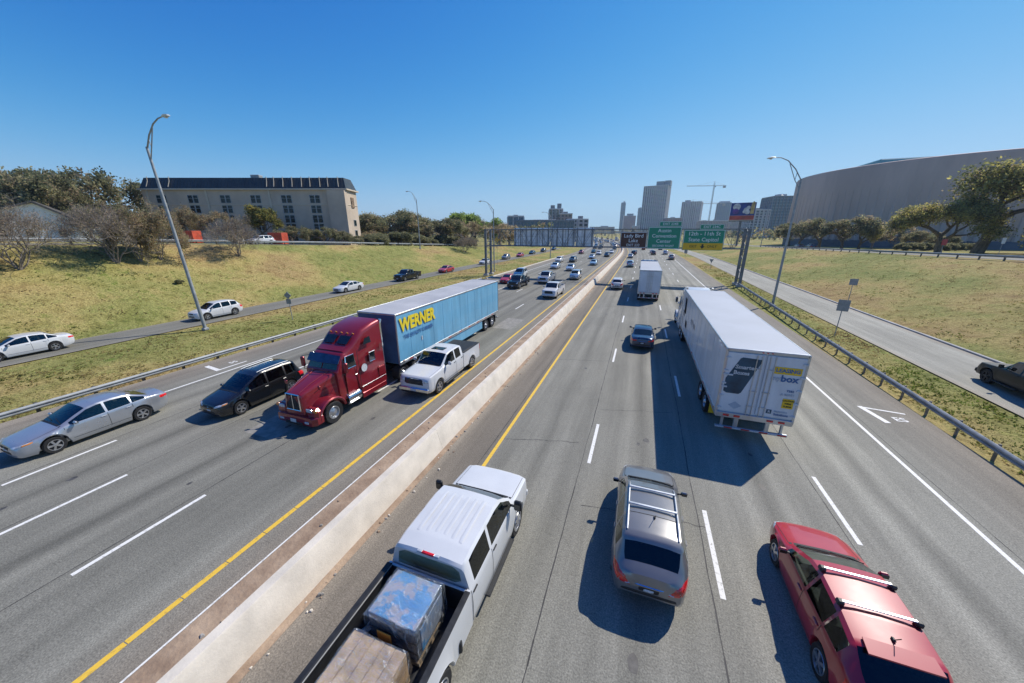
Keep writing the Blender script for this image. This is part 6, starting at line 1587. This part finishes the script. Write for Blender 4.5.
for k,(kd,x,y,zt,w,lab) in enumerate([('oak',-82,94,13.6,13,'live oak just right of the hotel'),('oak',-77.5,101,14.6,15,'tallest live oak of the left mid distance clump'),('brown',-70.5,97,11,11,'brown half bare tree in front of the left clump'),('oak',-68.1,104,13.6,14,'live oak behind the bank lamp'),('oak',-63.5,108,12.4,12,'live oak right of the bank lamp'),('brown',-60.5,114.6,12.0,14,'wide brown tree right of the left clump'),('oak',-86,112,15.0,15,'live oak at the back of the left clump'),('bright',-74,140,15.0,13,'bright green tree above the left clump'),('bright',-72,166,14.,12,'fresh green tree far behind the left clump'),('brown',-66,132,12.5,14,'brown tree behind the gantry post'),('oak',-76,158,15.6,14,'dark oak behind the fresh green tree'),('brown',-60,150,11.5,14,'brown tree left of the sign backs'),('brown',-66,178,12.5,16,'farther brown tree left of the sign backs'),('oak',-57,190,11.0,13,'far oak behind the gantry truss'),('twiggy',-51.7,99.6,7.4,8.5,'bare bushy tree standing alone on the far bank'),('brown',-73,84,8.6,7,'small brown tree by the parked cars'),('oak',-92,104,13.5,14,'oak hidden behind the hotel corner')]):
    tree(kd,k%3,x,y,(zt-terr(x,y))*(1.1 if kd!='twiggy' else 1),w*(1.28 if kd!='twiggy' else 1),lab,z=terr(x,y)-.1)
for k,(kd,x,y,zt,w,lab) in enumerate([('oak',45.5+14,188,12.8,15,'first live oak of the right row beside the billboard'),('oak',59,176,12.6,14,'second live oak of the right row'),('oak',60,160,13.6,16,'third live oak of the right row behind the lamp'),('oak',62.5,150,13.9,15,'fullest live oak of the right row'),('golden',67,150,12.2,11,'paler live oak at the right end of the row'),('brown',74,158,11.5,13,'brown bare tree before the arena wall'),('brown',81,160,11.0,12,'second brown bare tree before the arena wall'),('oak',80,148,9.2,9,'small green tree before the arena base'),('oak',86,150,8.5,9,'small green tree left of the big leaning oak')]):
    tree(kd,(k+1)%4 if kd=='oak' else k%2,x,y,zt-terr(x,y),w,lab,z=terr(x,y)-.1)
tree('golden',0,66.,114,12.5,17,'leaning golden green oak left of the biggest oak',rz=1.)
tree('golden',1,71.5,112.5,19.5,30,'biggest golden green oak spreading at the right edge',rz=2.)
tree('golden',2,86,118,21.5,27,'golden green oak cut by the right edge',rz=.5)
tree('brown',1,92,112,10,15,'rusty lower tree under the biggest oak')
for k in range(7): tree('bush',k%3,70+k*3.1,134+k*1.5,2.2,4.4,'low clipped shrub in the hedge before the arena','hedge shrubs before the arena',cat='shrub')
for k in range(16): tree('bush',k%3,-62-2.2*(k%2)*2-k*.25,73+k*4.2,2.6+(k%3)*.5,6.2,'low scrubby bush along the left frontage road below the trees','scrub along the left frontage road',cat='shrub')
def woods():
    """far tree cover that reads as one mass"""
    rng=np.random.default_rng(77); tips=[]
    for k in range(170):
        x=rng.uniform(-420,-50); y=rng.uniform(200,640)
        if x>float(sh(y))-42: continue
        h=rng.uniform(6,12)+(-x)*.006
        for j in range(26): tips.append((Vector((x+rng.normal(0,4.5),y+rng.normal(0,4.5),1+h*rng.random()**.6)),None))
    for k in range(150):
        x=rng.uniform(56,420); y=rng.uniform(235,760)
        h=rng.uniform(6,11)
        for j in range(24): tips.append((Vector((x+rng.normal(0,4.5),y+rng.normal(0,4.5),1+h*rng.random()**.6)),None))
    for k in range(120):
        x=rng.uniform(-420,120); y=rng.uniform(900,1000)
        for j in range(16): tips.append((Vector((x+rng.normal(0,6),y+rng.normal(0,6),1+rng.uniform(9,17)*rng.random()**.6)),None))
    me=crown_mesh(rng,tips,[OAK[1],OAK[0],DRY[0],OAK[2]],7,2.2,.95,.8,'woods'); struct(link('distant_woods',me),'stuff')
woods()
HILL=pm('hill_woods',(.07,.085,.05),.95,var=.3,scale=.02)
def hills():
    V=[];F=[];n=80
    for j,(d,hh) in enumerate(((2300,0),(2500,1.),(2900,.9),(3300,0))):
        for k in range(n):
            a=-1.2+2.3*k/(n-1); h=(26+16*math.sin(a*5.2)+9*math.sin(a*13+1)+4*math.sin(a*41))*hh; V.append((d*math.sin(a),d*math.cos(a),h-2))
    for j in range(3):
        for k in range(n-1): F.append((j*n+k,j*n+k+1,(j+1)*n+k+1,(j+1)*n+k))
    struct(MB().add(V,F,HILL).build('hills',recalc=False,angle=60))
hills()

# ------------------------------------------------------------------ air, light, camera
def haze():
    m=bpy.data.materials.new('haze_air'); m.use_nodes=True; nt=m.node_tree; nt.nodes.remove(nt.nodes['Principled BSDF'])
    v=nt.nodes.new('ShaderNodeVolumePrincipled'); v.inputs['Color'].default_value=(.62,.80,1.0,1); v.inputs['Density'].default_value=HAZE; v.inputs['Anisotropy'].default_value=.2
    nt.links.new(v.outputs[0],nt.nodes['Material Output'].inputs['Volume'])
    o=MB().box((0,1900,80),(5400,4300,166),m).build('haze',angle=None); struct(o,'stuff')
HAZE=.00015
USE_HAZE=True
if USE_HAZE: haze()
SUN_AZ=R(54.); SUN_EL=R(46.5)
sd=bpy.data.lights.new('sun','SUN'); sd.energy=4.9; sd.angle=R(.53); sd.color=(1.,.94,.84)
so=bpy.data.objects.new('sun',sd); COL.objects.link(so)
dirv=Vector((math.cos(SUN_AZ)*math.cos(SUN_EL),math.sin(SUN_AZ)*math.cos(SUN_EL),math.sin(SUN_EL)))
so.rotation_euler=dirv.to_track_quat('Z','Y').to_euler(); so.location=(0,0,60)
w=bpy.data.worlds.new('World'); sc.world=w; w.use_nodes=True; nt=w.node_tree
sky=nt.nodes.new('ShaderNodeTexSky'); sky.sky_type='NISHITA'; sky.sun_disc=False; sky.sun_elevation=SUN_EL; sky.sun_rotation=PI/2-SUN_AZ
sky.altitude=150; sky.air_density=1.; sky.dust_density=.05; sky.ozone_density=3.
bg=nt.nodes['Background']; 
def vm(op,a,bv):
    n=nt.nodes.new('ShaderNodeVectorMath'); n.operation=op; nt.links.new(a,n.inputs[0]); n.inputs[1].default_value=bv; return n.outputs[0]
g=vm('MULTIPLY',sky.outputs[0],(.15,.15,.15))
xyz=nt.nodes.new('ShaderNodeSeparateXYZ'); nt.links.new(g,xyz.inputs[0]); cmb=nt.nodes.new('ShaderNodeCombineXYZ')
def mt(op,*q):
    n=nt.nodes.new('ShaderNodeMath'); n.operation=op
    for i,v in enumerate(q):
        if isinstance(v,(int,float)): n.inputs[i].default_value=v
        else: nt.links.new(v,n.inputs[i])
    return n.outputs[0]
# film response of the sky, per channel: a toe that deepens the overhead blue and a shoulder that holds the horizon
for i,(p_,a_,k_) in enumerate(((3.,3.43,.45),(2.,2.25,.75),(1.6,3.05,1.0))):
    v=mt('MULTIPLY',mt('POWER',xyz.outputs[i],p_),a_); v=mt('DIVIDE',v,mt('ADD',1.,mt('DIVIDE',v,k_))); nt.links.new(mt('DIVIDE',v,.15),cmb.inputs[i])
nt.links.new(cmb.outputs[0],bg.inputs['Color']); bg.inputs['Strength'].default_value=.15
cd=bpy.data.cameras.new('camera'); cd.sensor_width=36; cd.lens=347/1024*36; cd.clip_start=.1; cd.clip_end=12000
co=bpy.data.objects.new('camera',cd); COL.objects.link(co); co.location=(0,0,CAM_H); co.rotation_euler=(R(90-17.5137),0,R(19.9392)); sc.camera=co
vs=sc.view_settings; vs.view_transform='Standard'; vs.look='None'; vs.exposure=.10; vs.gamma=1.; vs.use_curve_mapping=False
sc.cycles.max_bounces=6; sc.cycles.diffuse_bounces=3; sc.cycles.glossy_bounces=3; sc.cycles.transparent_max_bounces=8; sc.cycles.volume_bounces=0
